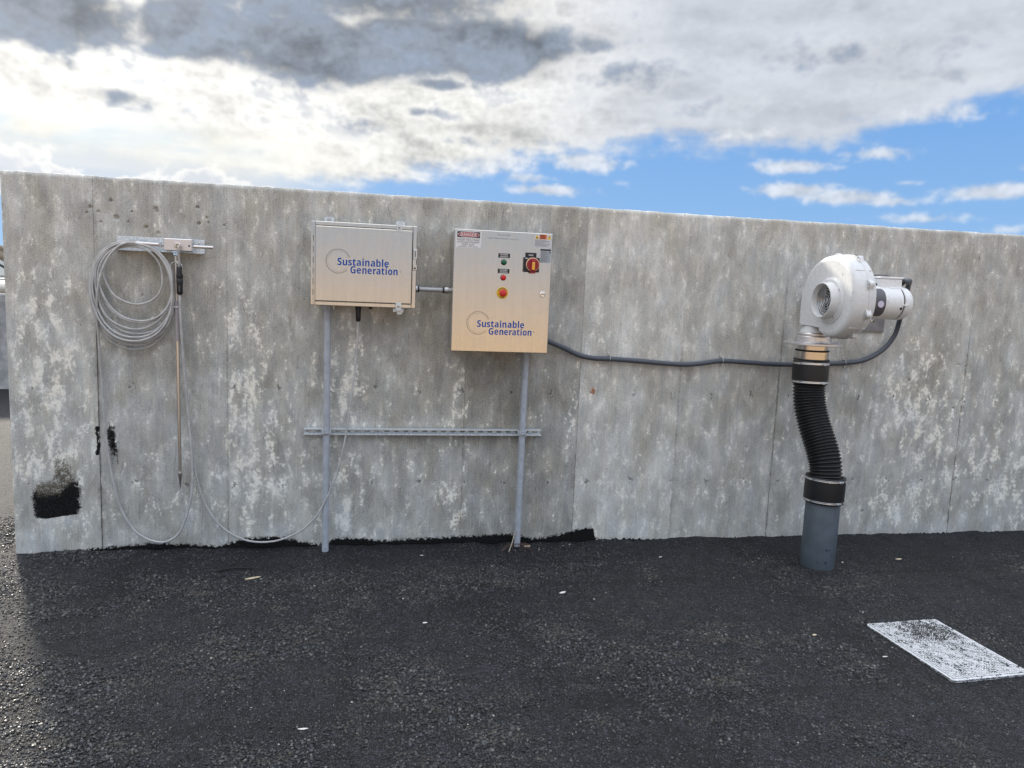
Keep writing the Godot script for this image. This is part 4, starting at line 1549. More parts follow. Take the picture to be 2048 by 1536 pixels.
	tube(st, spline([V(2.024, 1.50, 0.10), V(2.022, 1.40, 0.096), V(2.013, 1.245, 0.090), V(1.987, 0.990, 0.105), V(1.953, 0.731, 0.110), V(1.900, 0.503, 0.108), V(1.818, 0.306, 0.104), V(1.745, 0.20, 0.09), V(1.660, 0.125, 0.07), V(1.511, 0.066, 0.045), V(1.344, 0.075, 0.035), V(1.194, 0.169, 0.032), V(1.100, 0.320, 0.032), V(1.050, 0.508, 0.034), V(1.013, 0.821, 0.034), V(0.998, 1.160, 0.045), V(0.975, 1.34, 0.05), V(0.944, 1.46, 0.06)], 7), 0.0062, 10)
	part("cable_run", st, M.cable_grey, o)


# ------------------------------------------------------------------ the left cabinet
func logo(o: Node3D, cx: float, cy: float, rad: float, z: float, t1: Array, t2: Array, reg: Vector2) -> void:
	# two-line wordmark beside an open ring of dots; t: left, baseline, width, height
	for row in 2:
		var st := begin()
		var rr: float = rad * [1.0, 0.86, 0.76][row]
		var dot: float = [0.0029, 0.0016][row] * rad / 0.071
		var n := 46
		for k in n:
			var a := TAU * k / n
			if a < 0.36 or a > TAU - 0.72:
				continue
			prism(st, circle(dot, 8), 0.0004, at(cx + rr * cos(a), cy + rr * sin(a), z))
		part("ring_of_dots", st, M.print_black, o)
	text("lettering", "Sustainable", t1[0], t1[1], z, t1[2], t1[3], M.logo_blue, o)
	text("lettering", "Generation", t2[0], t2[1], z, t2[2], t2[3], M.logo_blue, o)
	text("registered_mark", "®", reg.x, reg.y, z, 0.010, 0.010, M.print_grey, o, false)


func junction_box() -> void:
	var o := thing("steel_junction_box", "smaller wide stainless steel cabinet with a hinged clamped door and blue lettering", "electrical cabinet", V(2.057, 1.584, 0.0))
	var st := begin()
	box(st, V(1.768, 1.604, 0.016), V(2.350, 2.066, 0.166), 0.004)
	part("enclosure", st, M.brushed_steel, o)
	# the rolled flange round the opening
	st = begin()
	box(st, V(1.7685, 2.0585, 0.160), V(2.343, 2.083, 0.1895), 0.003)
	box(st, V(1.7685, 1.585, 0.160), V(2.343, 1.6105, 0.1895), 0.003)
	box(st, V(2.3435, 1.585, 0.160), V(2.370, 2.083, 0.1895), 0.003)
	box(st, V(1.7435, 1.585, 0.140), V(1.768, 2.083, 0.170), 0.003)
	part("rim", st, M.brushed_steel, o)
	st = begin()
	box(st, V(1.7700, 1.6150, 0.166), V(2.3400, 2.0520, 0.1865))
	part("gasket", st, M.black_rubber, o)
	st = begin()
	box(st, V(1.7690, 1.6125, 0.1870), V(2.3420, 2.0545, 0.2050), 0.003)
	var door := part("door", st, M.brushed_steel, o)
	logo(door, 1.903, 1.852, 0.071, 0.2050, [1.899, 1.828, 0.303, 0.047], [1.975, 1.783, 0.281, 0.046], Vector2(2.267, 1.800))
	# the hinge: a leaf with open slots between its knuckles
	var slots := [1.978, 1.914, 1.852, 1.788, 1.726, 1.662]
	st = begin()
	box(st, V(1.7440, 1.588, 0.1900), V(1.7550, 2.080, 0.1955), 0.0008)
	box(st, V(1.7610, 1.588, 0.1900), V(1.7680, 2.080, 0.1955), 0.0008)
	var hinge := part("hinge", st, M.brushed_steel, o)
	var top := 2.080
	for k in 7:
		var lo: float = slots[k] + 0.0165 if k < 6 else 1.588
		st = begin()
		box(st, V(1.7548, lo, 0.1896), V(1.7612, top, 0.1962), 0.001)
		part("knuckle", st, M.brushed_steel, hinge)
		if k < 6:
			top = slots[k] - 0.0165
	# mounting feet
	for f: Array in [[1.838, 2.084, 2.125], [2.273, 2.078, 2.122], [2.281, 1.548, 1.588], [1.871, 1.556, 1.588]]:
		st = begin()
		var up: bool = f[1] > 2.0
		var y: float = f[2] if up else f[1]
		var s := 1.0 if up else -1.0
		var w := 0.030 if f[0] != 1.871 else 0.006
		prism(st, PackedVector2Array([Vector2(-w, -s * 0.045), Vector2(w, -s * 0.045), Vector2(w, -s * 0.008), Vector2(w * 0.55, 0.0), Vector2(-w * 0.55, 0.0), Vector2(-w, -s * 0.008)]), 0.004, at(f[0], y, 0.010), 0.001)
		var foot := part("mounting_foot", st, M.galvanized, o)
		if w > 0.01:
			st = begin()
			cyl(st, V(f[0], y - s * 0.016, 0.013), V(f[0], y - s * 0.016, 0.0145), 0.013, 16)
			cyl(st, V(f[0], y - s * 0.016, 0.0145), V(f[0], y - s * 0.016, 0.022), 0.008, 6, 0.001)
			part("bolt", st, M.zinc, foot)
	# screw clamps at the top and bottom, hasps at the right
	for c: Array in [[2.261, 2.068, 1.0], [2.265, 1.594, -1.0]]:
		st = begin()
		box(st, V(c[0] - 0.017, c[1] - 0.024, 0.2055), V(c[0] + 0.017, c[1] + 0.024, 0.2095), 0.001)
		box(st, V(c[0] - 0.017, c[1] + 0.020 * c[2] - 0.004, 0.175), V(c[0] + 0.017, c[1] + 0.020 * c[2] + 0.004, 0.2060), 0.001)
		var cl := part("clamp", st, M.galvanized, o)
		st = begin()
		cyl(st, V(c[0], c[1], 0.2095), V(c[0], c[1], 0.214), 0.0085, 16, 0.001)
		part("clamp_screw", st, M.zinc, cl)
		st = begin()
		box(st, V(c[0] - 0.0065, c[1] - 0.0014, 0.2138), V(c[0] + 0.0065, c[1] + 0.0014, 0.2146))
		part("screw_slot", st, M.dark_gap, cl)
	st = begin()
	box(st, V(2.266 - 0.032, 1.560, 0.172), V(2.266 + 0.028, 1.582, 0.176), 0.001)
	box(st, V(2.266 - 0.008, 1.545, 0.176), V(2.266 + 0.022, 1.575, 0.180), 0.001)
	part("padlock_tab", st, M.galvanized, o)
	for c: Array in [[1.915, 0.031, 0.0022], [1.834, 0.017, 0.005]]:
		st = begin()
		box(st, V(2.3475, c[0] - c[1], 0.1895), V(2.3740, c[0] + c[1], 0.1990), 0.002)
		var h := part("hasp", st, M.brushed_steel, o)
		st = begin()
		box(st, V(2.3600 - c[2], c[0] - c[1] * 0.55, 0.1988), V(2.3600 + c[2], c[0] + c[1] * (0.55 if c[1] > 0.02 else 0.1), 0.1996))
		part("hasp_slot", st, M.dark_gap, h)
	# glands underneath
	st = begin()
	lathe(st, [Vector2(0, 0.0), Vector2(0.011, 0.0), Vector2(0.0150, 0.006), Vector2(0.0165, 0.040), Vector2(0.0165, 0.070), Vector2(0.0190, 0.072), Vector2(0.0190, 0.102), Vector2(0.0175, 0.104), Vector2(0, 0.104)], 20, at(2.024, 1.490, 0.10))
	part("cable_gland", st, M.black_plastic, o)
	st = begin()
	lathe(st, [Vector2(0, 0.0), Vector2(0.010, 0.0), Vector2(0.012, 0.016), Vector2(0.020, 0.018), Vector2(0.020, 0.034), Vector2(0, 0.034)], 20, at(2.098, 1.568, 0.10))
	part("blanking_plug", st, M.black_plastic, o)


# ------------------------------------------------------------------ the right cabinet
func control_panel() -> void:
	var o := thing("steel_control_panel", "taller stainless steel control cabinet with lamps, red knob, stickers and blue lettering", "electrical cabinet", V(2.895, 1.335, 0.0))
	var st := begin()
	box(st, V(2.594, 1.340, 0.012), V(3.196, 2.074, 0.240), 0.004)
	part("enclosure", st, M.brushed_steel, o)
	st = begin()
	box(st, V(2.590, 1.3355, 0.2430), V(3.2005, 2.0780, 0.2600), 0.003)
	var door := part("door", st, M.brushed_steel, o)
	st = begin()
	box(st, V(2.598, 1.344, 0.2395), V(3.192, 2.070, 0.2435))
	part("gasket", st, M.black_rubber, o)
	logo(door, 2.753, 1.513, 0.070, 0.2600, [2.747, 1.488, 0.297, 0.045], [2.821, 1.443, 0.272, 0.044], Vector2(3.103, 1.463))
	var z := 0.2600
	# danger sticker
	st = begin()
	box(st, V(2.5985, 1.9690, z - 0.001), V(2.7545, 2.0680, z + 0.0006))
	var s := part("danger_sticker", st, M.sticker_white, o)
	s.set_meta("label", "white danger sticker with black and red heading")
	st = begin()
	box(st, V(2.6065, 2.0290, z), V(2.7455, 2.0640, z + 0.0010))
	part("heading_band", st, M.label_black, s)
	st = begin()
	prism(st, circle(0.0665, 40, 0.240), 0.0006, at(2.676, 2.0465, z + 0.0008))
	part("heading_oval_edge", st, M.print_white, s)
	st = begin()
	prism(st, circle(0.0635, 40, 0.215), 0.0006, at(2.676, 2.0465, z + 0.0011))
	part("heading_oval", st, M.sign_red, s)
	text("lettering", "DANGER", 2.6270, 2.0375, z + 0.0016, 0.098, 0.0175, M.print_white, s)
	text("lettering", "HIGH VOLTAGE", 2.6080, 2.0085, z + 0.0005, 0.136, 0.0155, M.print_black, s, false)
	text("lettering", "UNAUTHORIZED PERSONNEL", 2.6070, 1.9965, z + 0.0005, 0.137, 0.0080, M.print_black, s, false)
	text("lettering", "KEEP OUT", 2.6370, 1.9810, z + 0.0005, 0.076, 0.0115, M.print_black, s, false)
	st = begin()
	for k in 14:
		if k != 6:
			box(st, V(2.614 + k * 0.0089, 1.9735, z), V(2.614 + k * 0.0089 + 0.0064, 1.9762, z + 0.0011))
	part("small_print", st, M.print_black, s)
	text("engraving", "CAUTION 480V", 2.8535, 2.0500, z, 0.083, 0.0090, M.print_grey, o, false)
	text("engraving", "FEED FROM PNL BR 1  33,35,31", 2.7960, 2.0280, z, 0.188, 0.0090, M.print_grey, o, false)
	# arc flash sticker
	st = begin()
	box(st, V(3.0850, 1.9930, z - 0.001), V(3.1945, 2.0715, z + 0.0006))
	s = part("arc_flash_sticker", st, M.sticker_pale, o)
	s.set_meta("label", "pale sticker with orange box between two yellow triangles")
	st = begin()
	box(st, V(3.1180, 2.0430, z), V(3.1620, 2.0710, z + 0.0011))
	part("orange_box", st, M.sign_orange, s)
	st = begin()
	for k in 3:
		box(st, V(3.122, 2.0635 - k * 0.0080, z), V(3.150 + 0.004 * (k % 2), 2.0672 - k * 0.0080, z + 0.0015))
	part("small_print", st, M.print_black, s)
	for x: float in [3.1015, 3.1785]:
		st = begin()
		prism(st, PackedVector2Array([Vector2(x - 0.0145, 2.0435), Vector2(x + 0.0145, 2.0435), Vector2(x, 2.0700)]), 0.0011, at(0, 0, z))
		part("warning_triangle", st, M.sign_yellow, s)
		st = begin()
		if x < 3.14:
			prism(st, circle(0.0042, 10), 0.0014, at(x - 0.001, 2.0505, z))
			box(st, V(x - 0.004, 2.046, z), V(x + 0.006, 2.049, z + 0.0014))
		else:
			prism(st, PackedVector2Array([Vector2(x - 0.002, 2.0465), Vector2(x + 0.0015, 2.0535), Vector2(x - 0.0035, 2.0535), Vector2(x + 0.001, 2.062), Vector2(x + 0.0035, 2.0555), Vector2(x - 0.0005, 2.0555), Vector2(x + 0.0035, 2.0550)]), 0.0014, at(0, 0, z))
		part("triangle_symbol", st, M.print_black, s)
	st = begin()
	for k in 8:
		box(st, V(3.0885, 2.0360 - k * 0.0053, z), V(3.0885 + [0.070, 0.098, 0.085, 0.060, 0.098, 0.097, 0.075, 0.090][k], 2.0360 - k * 0.0053 + 0.0021, z + 0.0010))
	part("small_print", st, M.print_grey, s)
	# grey notice under it
	st = begin()
	box(st, V(3.1260, 1.8990, z - 0.001), V(3.1935, 1.9835, z + 0.0006))
	s = part("grey_sticker", st, M.sticker_silver, o)
	s.set_meta("label", "narrow grey sticker with black heading at the right edge")
	st = begin()
	box(st, V(3.1268, 1.9735, z), V(3.1928, 1.9830, z + 0.0011))
	part("heading_band", st, M.label_black, s)
	st = begin()
	for k in 12:
		box(st, V(3.1300, 1.9660 - k * 0.0054, z), V(3.1300 + [0.036, 0.044, 0.04, 0.05, 0.03, 0.045, 0.052, 0.04, 0.05, 0.044, 0.036, 0.042][k], 1.9660 - k * 0.0054 + 0.0018, z + 0.0010))
	part("small_print", st, M.print_grey, s)
	st = begin()
	prism(st, circle(0.0048, 12), 0.0012, at(3.1865, 1.963, z))
	part("print_dot", st, M.label_black, s)
	# legends and pilot lamps
	for q: Array in [[1.931, "BLOWER", "RUNNING"], [1.837, "BLOWER", "STOPPED"]]:
		st = begin()
		box(st, V(2.8635, q[0] - 0.0133, z - 0.001), V(2.9365, q[0] + 0.0133, z + 0.0012))
		s = part("legend_plate", st, M.label_black, o)
		text("lettering", q[1], 2.8770, q[0] + 0.0020, z + 0.0011, 0.046, 0.0078, M.print_white, s)
		text("lettering", q[2], 2.8750, q[0] - 0.0100, z + 0.0011, 0.050, 0.0078, M.print_white, s)
	for q: Array in [[1.891, M.lens_green], [1.797, M.lens_red]]:
		st = begin()
		lathe(st, [Vector2(0.0, 0.009), Vector2(0.0165, 0.009), Vector2(0.0175, 0.007), Vector2(0.0185, 0.0)], 28, frame_to(V(0, 0, 1), V(2.8995, q[0], z)))
		s = part("pilot_light", st, M.black_plastic, o)
		st = begin()
		lathe(st, [Vector2(0.0160, 0.008), Vector2(0.0158, 0.013), Vector2(0.0135, 0.0175), Vector2(0.008, 0.0200), Vector2(0.0, 0.0208)], 28, frame_to(V(0, 0, 1), V(2.8995, q[0], z)))
		part("lens", st, q[1], s)
	# emergency stop
	st = begin()
	lathe(st, [Vector2(0.0, 0.003), Vector2(0.0355, 0.003), Vector2(0.0365, 0.0)], 40, frame_to(V(0, 0, 1), V(2.8975, 1.7035, z)))
	s = part("emergency_stop", st, M.ring_yellow, o)
	s.set_meta("label", "red mushroom emergency stop button on a yellow disc")
	st = begin()
	lathe(st, [Vector2(0.0155, 0.002), Vector2(0.0155, 0.018), Vector2(0.0220, 0.020), Vector2(0.0232, 0.026), Vector2(0.0222, 0.034), Vector2(0.0160, 0.0385), Vector2(0.0, 0.040)], 32, frame_to(V(0, 0, 1), V(2.8975, 1.7035, z)))
	part("mushroom_button", st, M.button_red, s)
	var w := "EMERGENCY"
	for k in w.length():
		var a := deg_to_rad(148.0 - k * 14.5)
		text("lettering", w[k], 2.8975 + 0.0288 * cos(a) - 0.003, 1.7035 + 0.0288 * sin(a) - 0.004, z + 0.0028, 0.0060, 0.0080, M.print_black, s, true, a - PI / 2)
	w = "STOP"
	for k in w.length():
		var a := deg_to_rad(-112.0 + k * 14.5)
		text("lettering", w[k], 2.8975 + 0.0288 * cos(a) - 0.003, 1.7035 + 0.0288 * sin(a) - 0.004, z + 0.0028, 0.0060, 0.0080, M.print_black, s, true, a + PI / 2)
	# main disconnect
	st = begin()
	box(st, V(3.0320, 1.9285, z - 0.001), V(3.1025, 1.9570, z + 0.0016))
	s = part("legend_plate", st, M.label_black, o)
	text("lettering", "MAIN", 3.0540, 1.9380, z + 0.0015, 0.028, 0.0085, M.print_white, s)
	st = begin()
	box(st, V(3.0215, 1.8380, z - 0.001), V(3.1205, 1.9275, z + 0.018), 0.003)
	s = part("disconnect_switch", st, M.black_plastic, o)
	s.set_meta("label", "red rotary main switch with amber handle on a black base")
	st = begin()
	for k in 4:
		box(st, V(3.0290 + k * 0.0050, 1.9185, z + 0.0176), V(3.0326 + k * 0.0050, 1.9235, z + 0.0184))
	part("small_print", st, M.print_white, s)
	st = begin()
	lathe(st, [Vector2(0.0430, 0.017), Vector2(0.0425, 0.024), Vector2(0.0380, 0.026), Vector2(0.0380, 0.017)], 36, frame_to(V(0, 0, 1), V(3.0775, 1.8845, z)))
	part("dial_ring", st, M.ring_cream, s)
	st = begin()
	lathe(st, [Vector2(0.0385, 0.017), Vector2(0.0385, 0.027), Vector2(0.0365, 0.029), Vector2(0.0, 0.030)], 36, frame_to(V(0, 0, 1), V(3.0775, 1.8845, z)))
	box(st, V(3.0610, 1.8310, z + 0.018), V(3.0940, 1.8650, z + 0.034), 0.003)
	box(st, V(3.0640, 1.8450, z + 0.029), V(3.0915, 1.9130, z + 0.044), 0.004)
	part("knob", st, M.knob_red, s)
	st = begin()
	box(st, V(3.0685, 1.8515, z + 0.040), V(3.0870, 1.8990, z + 0.0465), 0.002)
	part("handle_inlay", st, M.handle_amber, s)
	# quarter-turn lock
	st = begin()
	lathe(st, [Vector2(0.0185, 0.0), Vector2(0.0180, 0.005), Vector2(0.0150, 0.007), Vector2(0.0140, 0.0055), Vector2(0.0, 0.0055)], 28, frame_to(V(0, 0, 1), V(3.151, 1.704, z)))
	s = part("door_lock", st, M.chrome, o)
	st = begin()
	box(st, V(3.1400, 1.7022, z + 0.0052), V(3.1620, 1.7058, z + 0.0062))
	part("lock_slot", st, M.dark_gap, s)


# ------------------------------------------------------------------ pipes and the slotted channel
func conduits_and_strut() -> void:
	var o := thing("conduit_nipple", "short grey conduit nipple joining the two steel cabinets", "conduit", V(2.48, 1.704, 0.10))
	var st := begin()
	cyl(st, V(2.335, 1.7045, 0.10), V(2.600, 1.7045, 0.10), 0.0148, 20)
	part("tube", st, M.nipple_grey, o)
	for x: Array in [[2.352, 2.386], [2.552, 2.580]]:
		st = begin()
		cyl(st, V(x[0], 1.7045, 0.10), V(x[1], 1.7045, 0.10), 0.0225, 12, 0.002)
		var c := part("coupling", st, M.zinc, o)
		st = begin()
		cyl(st, V(x[1] + 0.0005 if x[0] < 2.4 else x[0] - 0.010, 1.7045, 0.10), V(x[1] + 0.010 if x[0] < 2.4 else x[0] - 0.0005, 1.7045, 0.10), 0.0195, 20, 0.001)
		part("locknut", st, M.black_plastic, c)
	# upright conduits
	for q: Array in [["left upright grey plastic conduit running from the smaller cabinet down to the asphalt", 1.8375, 1.840, 1.590, -0.03, 0.095], ["right upright grey plastic conduit running from the control cabinet down to the asphalt", 3.1035, 3.1000, 1.345, -0.03, 0.070]]:
		o = thing("upright_conduit", q[0], "conduit", V(q[2], 0.0, 0.07), "upright conduits under the cabinets")
		st = begin()
		tube(st, PackedVector3Array([V(q[1], q[3], 0.070), V(lerpf(q[1], q[2], 0.5), 0.80, 0.070), V(q[2], q[4], q[5])]), 0.0212, 24)
		part("pipe", st, M.conduit_pvc, o)
		if q[1] < 2.5:
			st = begin()
			cyl(st, V(q[1], 1.552, 0.070), V(q[1], 1.592, 0.070), 0.0290, 24, 0.003)
			part("hub", st, M.conduit_pvc, o)
			st = begin()
			box(st, V(q[1] + 0.030, 1.556, 0.060), V(q[1] + 0.040, 1.586, 0.066), 0.001)
			part("hub_tab", st, M.galvanized, o)
	# slotted strut channel, open side out
	o = thing("strut_channel", "horizontal galvanized slotted channel bolted to the wall behind the two conduits", "strut", V(2.468, 0.782, 0.0))
	var x0 := 1.698
	var x1 := 3.238
	var yb := 0.7610
	var yt := 0.8030
	st = begin()
	box(st, V(x0, yt - 0.0028, 0.010), V(x1, yt, 0.048), 0.0008)
	box(st, V(x0, yb, 0.010), V(x1, yb + 0.0028, 0.048), 0.0008)
	box(st, V(x0, yt - 0.0095, 0.0455), V(x1, yt - 0.0029, 0.0480), 0.0006)
	box(st, V(x0, yb + 0.0029, 0.0455), V(x1, yb + 0.0095, 0.0480), 0.0006)
	part("channel_sides", st, M.galvanized, o)
	var pitch := 0.0616
	var n := 25
	var hw := 0.0175
	var hh := 0.0075
	var mid := (yb + yt) / 2 + 0.0005
	for k in n + 1:
		# a piece of the back between two slots, its ends hollowed by their round ends
		var c := x0 - 0.006 + k * pitch
		var a := maxf(x0, c - pitch / 2)
		var b := minf(x1, c + pitch / 2)
		if b - a < 0.004:
			continue
		var poly := PackedVector2Array()
		poly.append(Vector2(a, yb + 0.0028))
		poly.append(Vector2(b, yb + 0.0028))
		if b < x1:
			poly.append(Vector2(b, mid - hh))
			for s in 7:
				var an := -PI / 2 - PI * s / 6.0
				poly.append(Vector2(b - hw + hh + hh * cos(an), mid + hh * sin(an)))
			poly.append(Vector2(b, mid + hh))
		poly.append(Vector2(b, yt - 0.0028))
		poly.append(Vector2(a, yt - 0.0028))
		if a > x0:
			poly.append(Vector2(a, mid + hh))
			for s in 7:
				var an := PI / 2 - PI * s / 6.0
				poly.append(Vector2(a + hw - hh + hh * cos(an), mid + hh * sin(an)))
			poly.append(Vector2(a, mid - hh))
		st = begin()
		prism(st, poly, 0.0028, at(0, 0, 0.0100))
		part("slotted_back", st, M.galvanized, o)
	for x: float in [1.733, 3.205]:
		st = begin()
		cyl(st, V(x, mid, 0.0), V(x, mid, 0.016), 0.010, 6, 0.001)
		part("anchor_bolt", st, M.zinc, o)
	for q: Array in [["left two-piece clamp holding a conduit to the slotted channel", 1.8388], ["right two-piece clamp holding a conduit to the slotted channel", 3.1018]]:
		o = thing("pipe_clamp", q[0], "pipe clamp", V(q[1], 0.782, 0.05), "clamps on the slotted channel")
		for s: float in [-1.0, 1.0]:
			st = begin()
			var pts: Array = []
			for k in 9:
				var an := PI / 2 - PI * 0.80 * k / 8.0
				pts.append(V(q[1] + s * 0.0232 * cos(an), 0.782, 0.070 + 0.0232 * sin(an) * -1.0))
			var arc := PackedVector3Array(pts)
			for k in 8:
				var p := arc[k]
				var e := arc[k + 1]
				var nn := V(p.x + e.x - 2 * q[1], 0, p.z + e.z - 0.14).normalized()
				var t := nn * 0.0022
				for y: float in [0.768, 0.796]:
					quad(st, V(p.x, y, p.z), V(e.x, y, e.z), V(e.x, y, e.z) + t, V(p.x, y, p.z) + t, V(0, signf(y - 0.782), 0))
				quad(st, V(p.x, 0.768, p.z) + t, V(e.x, 0.768, e.z) + t, V(e.x, 0.796, e.z) + t, V(p.x, 0.796, p.z) + t, nn)
				quad(st, V(p.x, 0.768, p.z), V(e.x, 0.768, e.z), V(e.x, 0.796, e.z), V(p.x, 0.796, p.z), -nn)
			box(st, V(q[1] + s * 0.0155 - 0.0012, 0.766, 0.086), V(q[1] + s * 0.0155 + 0.0012, 0.798, 0.108), 0.0006)
			box(st, V(q[1] + s * 0.024 - 0.004, 0.764, 0.034), V(q[1] + s * 0.024 + 0.004, 0.800, 0.072), 0.001)
			part("clamp_half", st, M.galvanized, o)
		st = begin()
		cyl(st, V(q[1] - 0.0250, 0.782, 0.099), V(q[1] + 0.0250, 0.782, 0.099), 0.0034, 10)
		var bt := part("clamp_bolt", st, M.zinc, o)
		st = begin()
		cyl(st, V(q[1] - 0.0265, 0.782, 0.099), V(q[1] - 0.0205, 0.782, 0.099), 0.0072, 6, 0.0008)
		cyl(st, V(q[1] + 0.0185, 0.782, 0.099), V(q[1] + 0.0235, 0.782, 0.099), 0.0072, 6, 0.0008)
		part("nut", st, M.zinc, bt)
	# the flexible conduit from the control cabinet to the blower
	o = thing("flexible_conduit", "dark grey flexible conduit sagging along the wall from control cabinet to blower motor", "conduit", V(4.5, 1.29, 0.03))
	st = begin()
	tube(st, spline([V(3.190, 1.425, 0.070), V(3.260, 1.395, 0.055), V(3.371, 1.353, 0.034), V(3.476, 1.309, 0.030), V(3.581, 1.291, 0.030), V(3.686, 1.289, 0.029), V(3.900, 1.279, 0.030), V(4.116, 1.266, 0.030), V(4.262, 1.264, 0.030), V(4.390, 1.279, 0.030), V(4.505, 1.294, 0.029), V(4.707, 1.288, 0.030), V(4.937, 1.280, 0.030), V(5.200, 1.287, 0.030), V(5.452, 1.302, 0.029), V(5.612, 1.329, 0.032), V(5.742, 1.405, 0.040), V(5.812, 1.508, 0.055), V(5.815, 1.600, 0.085), V(5.775, 1.700, 0.16), V(5.690, 1.80, 0.29), V(5.590, 1.868, 0.43), V(5.515, 1.888, 0.53), V(5.45, 1.884, 0.585), V(5.395, 1.878, 0.60)], 8), 0.0165, 18)
	part("jacket", st, M.flex_jacket, o)
	st = begin()
	cyl(st, V(3.192, 1.423, 0.070), V(3.222, 1.411, 0.064), 0.0265, 16, 0.002)
	part("end_fitting", st, M.black_plastic, o)
	var names := ["nearest the control cabinet", "midway between cabinet and blower", "just right of the black hose"]
	var k := 0
	for x: Array in [[3.690, 1.289], [4.508, 1.294], [5.455, 1.302]]:
		o = thing("conduit_strap", "small zinc strap pinning the flexible conduit to the wall " + names[k], "strap", V(x[0], x[1], 0.0), "straps on the flexible conduit")
		k += 1
		st = begin()
		ring(st, V(x[0], x[1], 0.029), V(1, 0, 0), 0.0182, 0.0020, 24, 6)
		box(st, V(x[0] - 0.008, x[1] + 0.020, 0.002), V(x[0] + 0.008, x[1] + 0.044, 0.005), 0.001)
		box(st, V(x[0] - 0.004, x[1] + 0.018, 0.004), V(x[0] + 0.004, x[1] + 0.024, 0.036), 0.001)
		box(st, V(x[0] - 0.005, x[1] - 0.032, 0.012), V(x[0] + 0.005, x[1] - 0.020, 0.034), 0.001)
		part("band", st, M.zinc, o)
		st = begin()
		cyl(st, V(x[0], x[1] + 0.034, 0.004), V(x[0], x[1] + 0.034, 0.010), 0.006, 6, 0.001)
		part("screw", st, M.zinc, o)


# ------------------------------------------------------------------ the blower and its ducting
const BC := Vector2(0.585, 1.742)     # wheel axis: z, y


func volute_radius(a: float) -> float:
	# angle from +z towards +y; the spiral opens from the cut-off at the bottom round to the outlet
	var keys := [[-2.2, 0.228], [-PI / 2, 0.232], [0.0, 0.242], [PI / 2, 0.281], [PI * 0.85, 0.326], [PI, 0.345]]
	for i in keys.size() - 1:
		if a <= keys[i + 1][0]:
			return lerpf(keys[i][1], keys[i + 1][1], smoothstep(0.0, 1.0, (a - keys[i][0]) / (keys[i + 1][0] - keys[i][0])) * 0.5 + 0.5 * (a - keys[i][0]) / (keys[i + 1][0] - keys[i][0]))
	return 0.345


func volute_outline(grow: float) -> PackedVector2Array:
	var out := PackedVector2Array()
	var n := 72
	for k in n + 1:
		var a := lerpf(-2.05, PI, float(k) / n)
		var r := volute_radius(a) + grow
		out.append(BC + Vector2(cos(a), sin(a)) * r)
	for k in 5:
		out.append(Vector2(BC.x - 0.345 - grow, lerpf(1.70, 1.585 - grow * 0.0, k / 4.0)))
	for k in 6:
		out.append(Vector2(lerpf(0.262 - grow, 0.425 + grow, k / 5.0), 1.575))
	return out


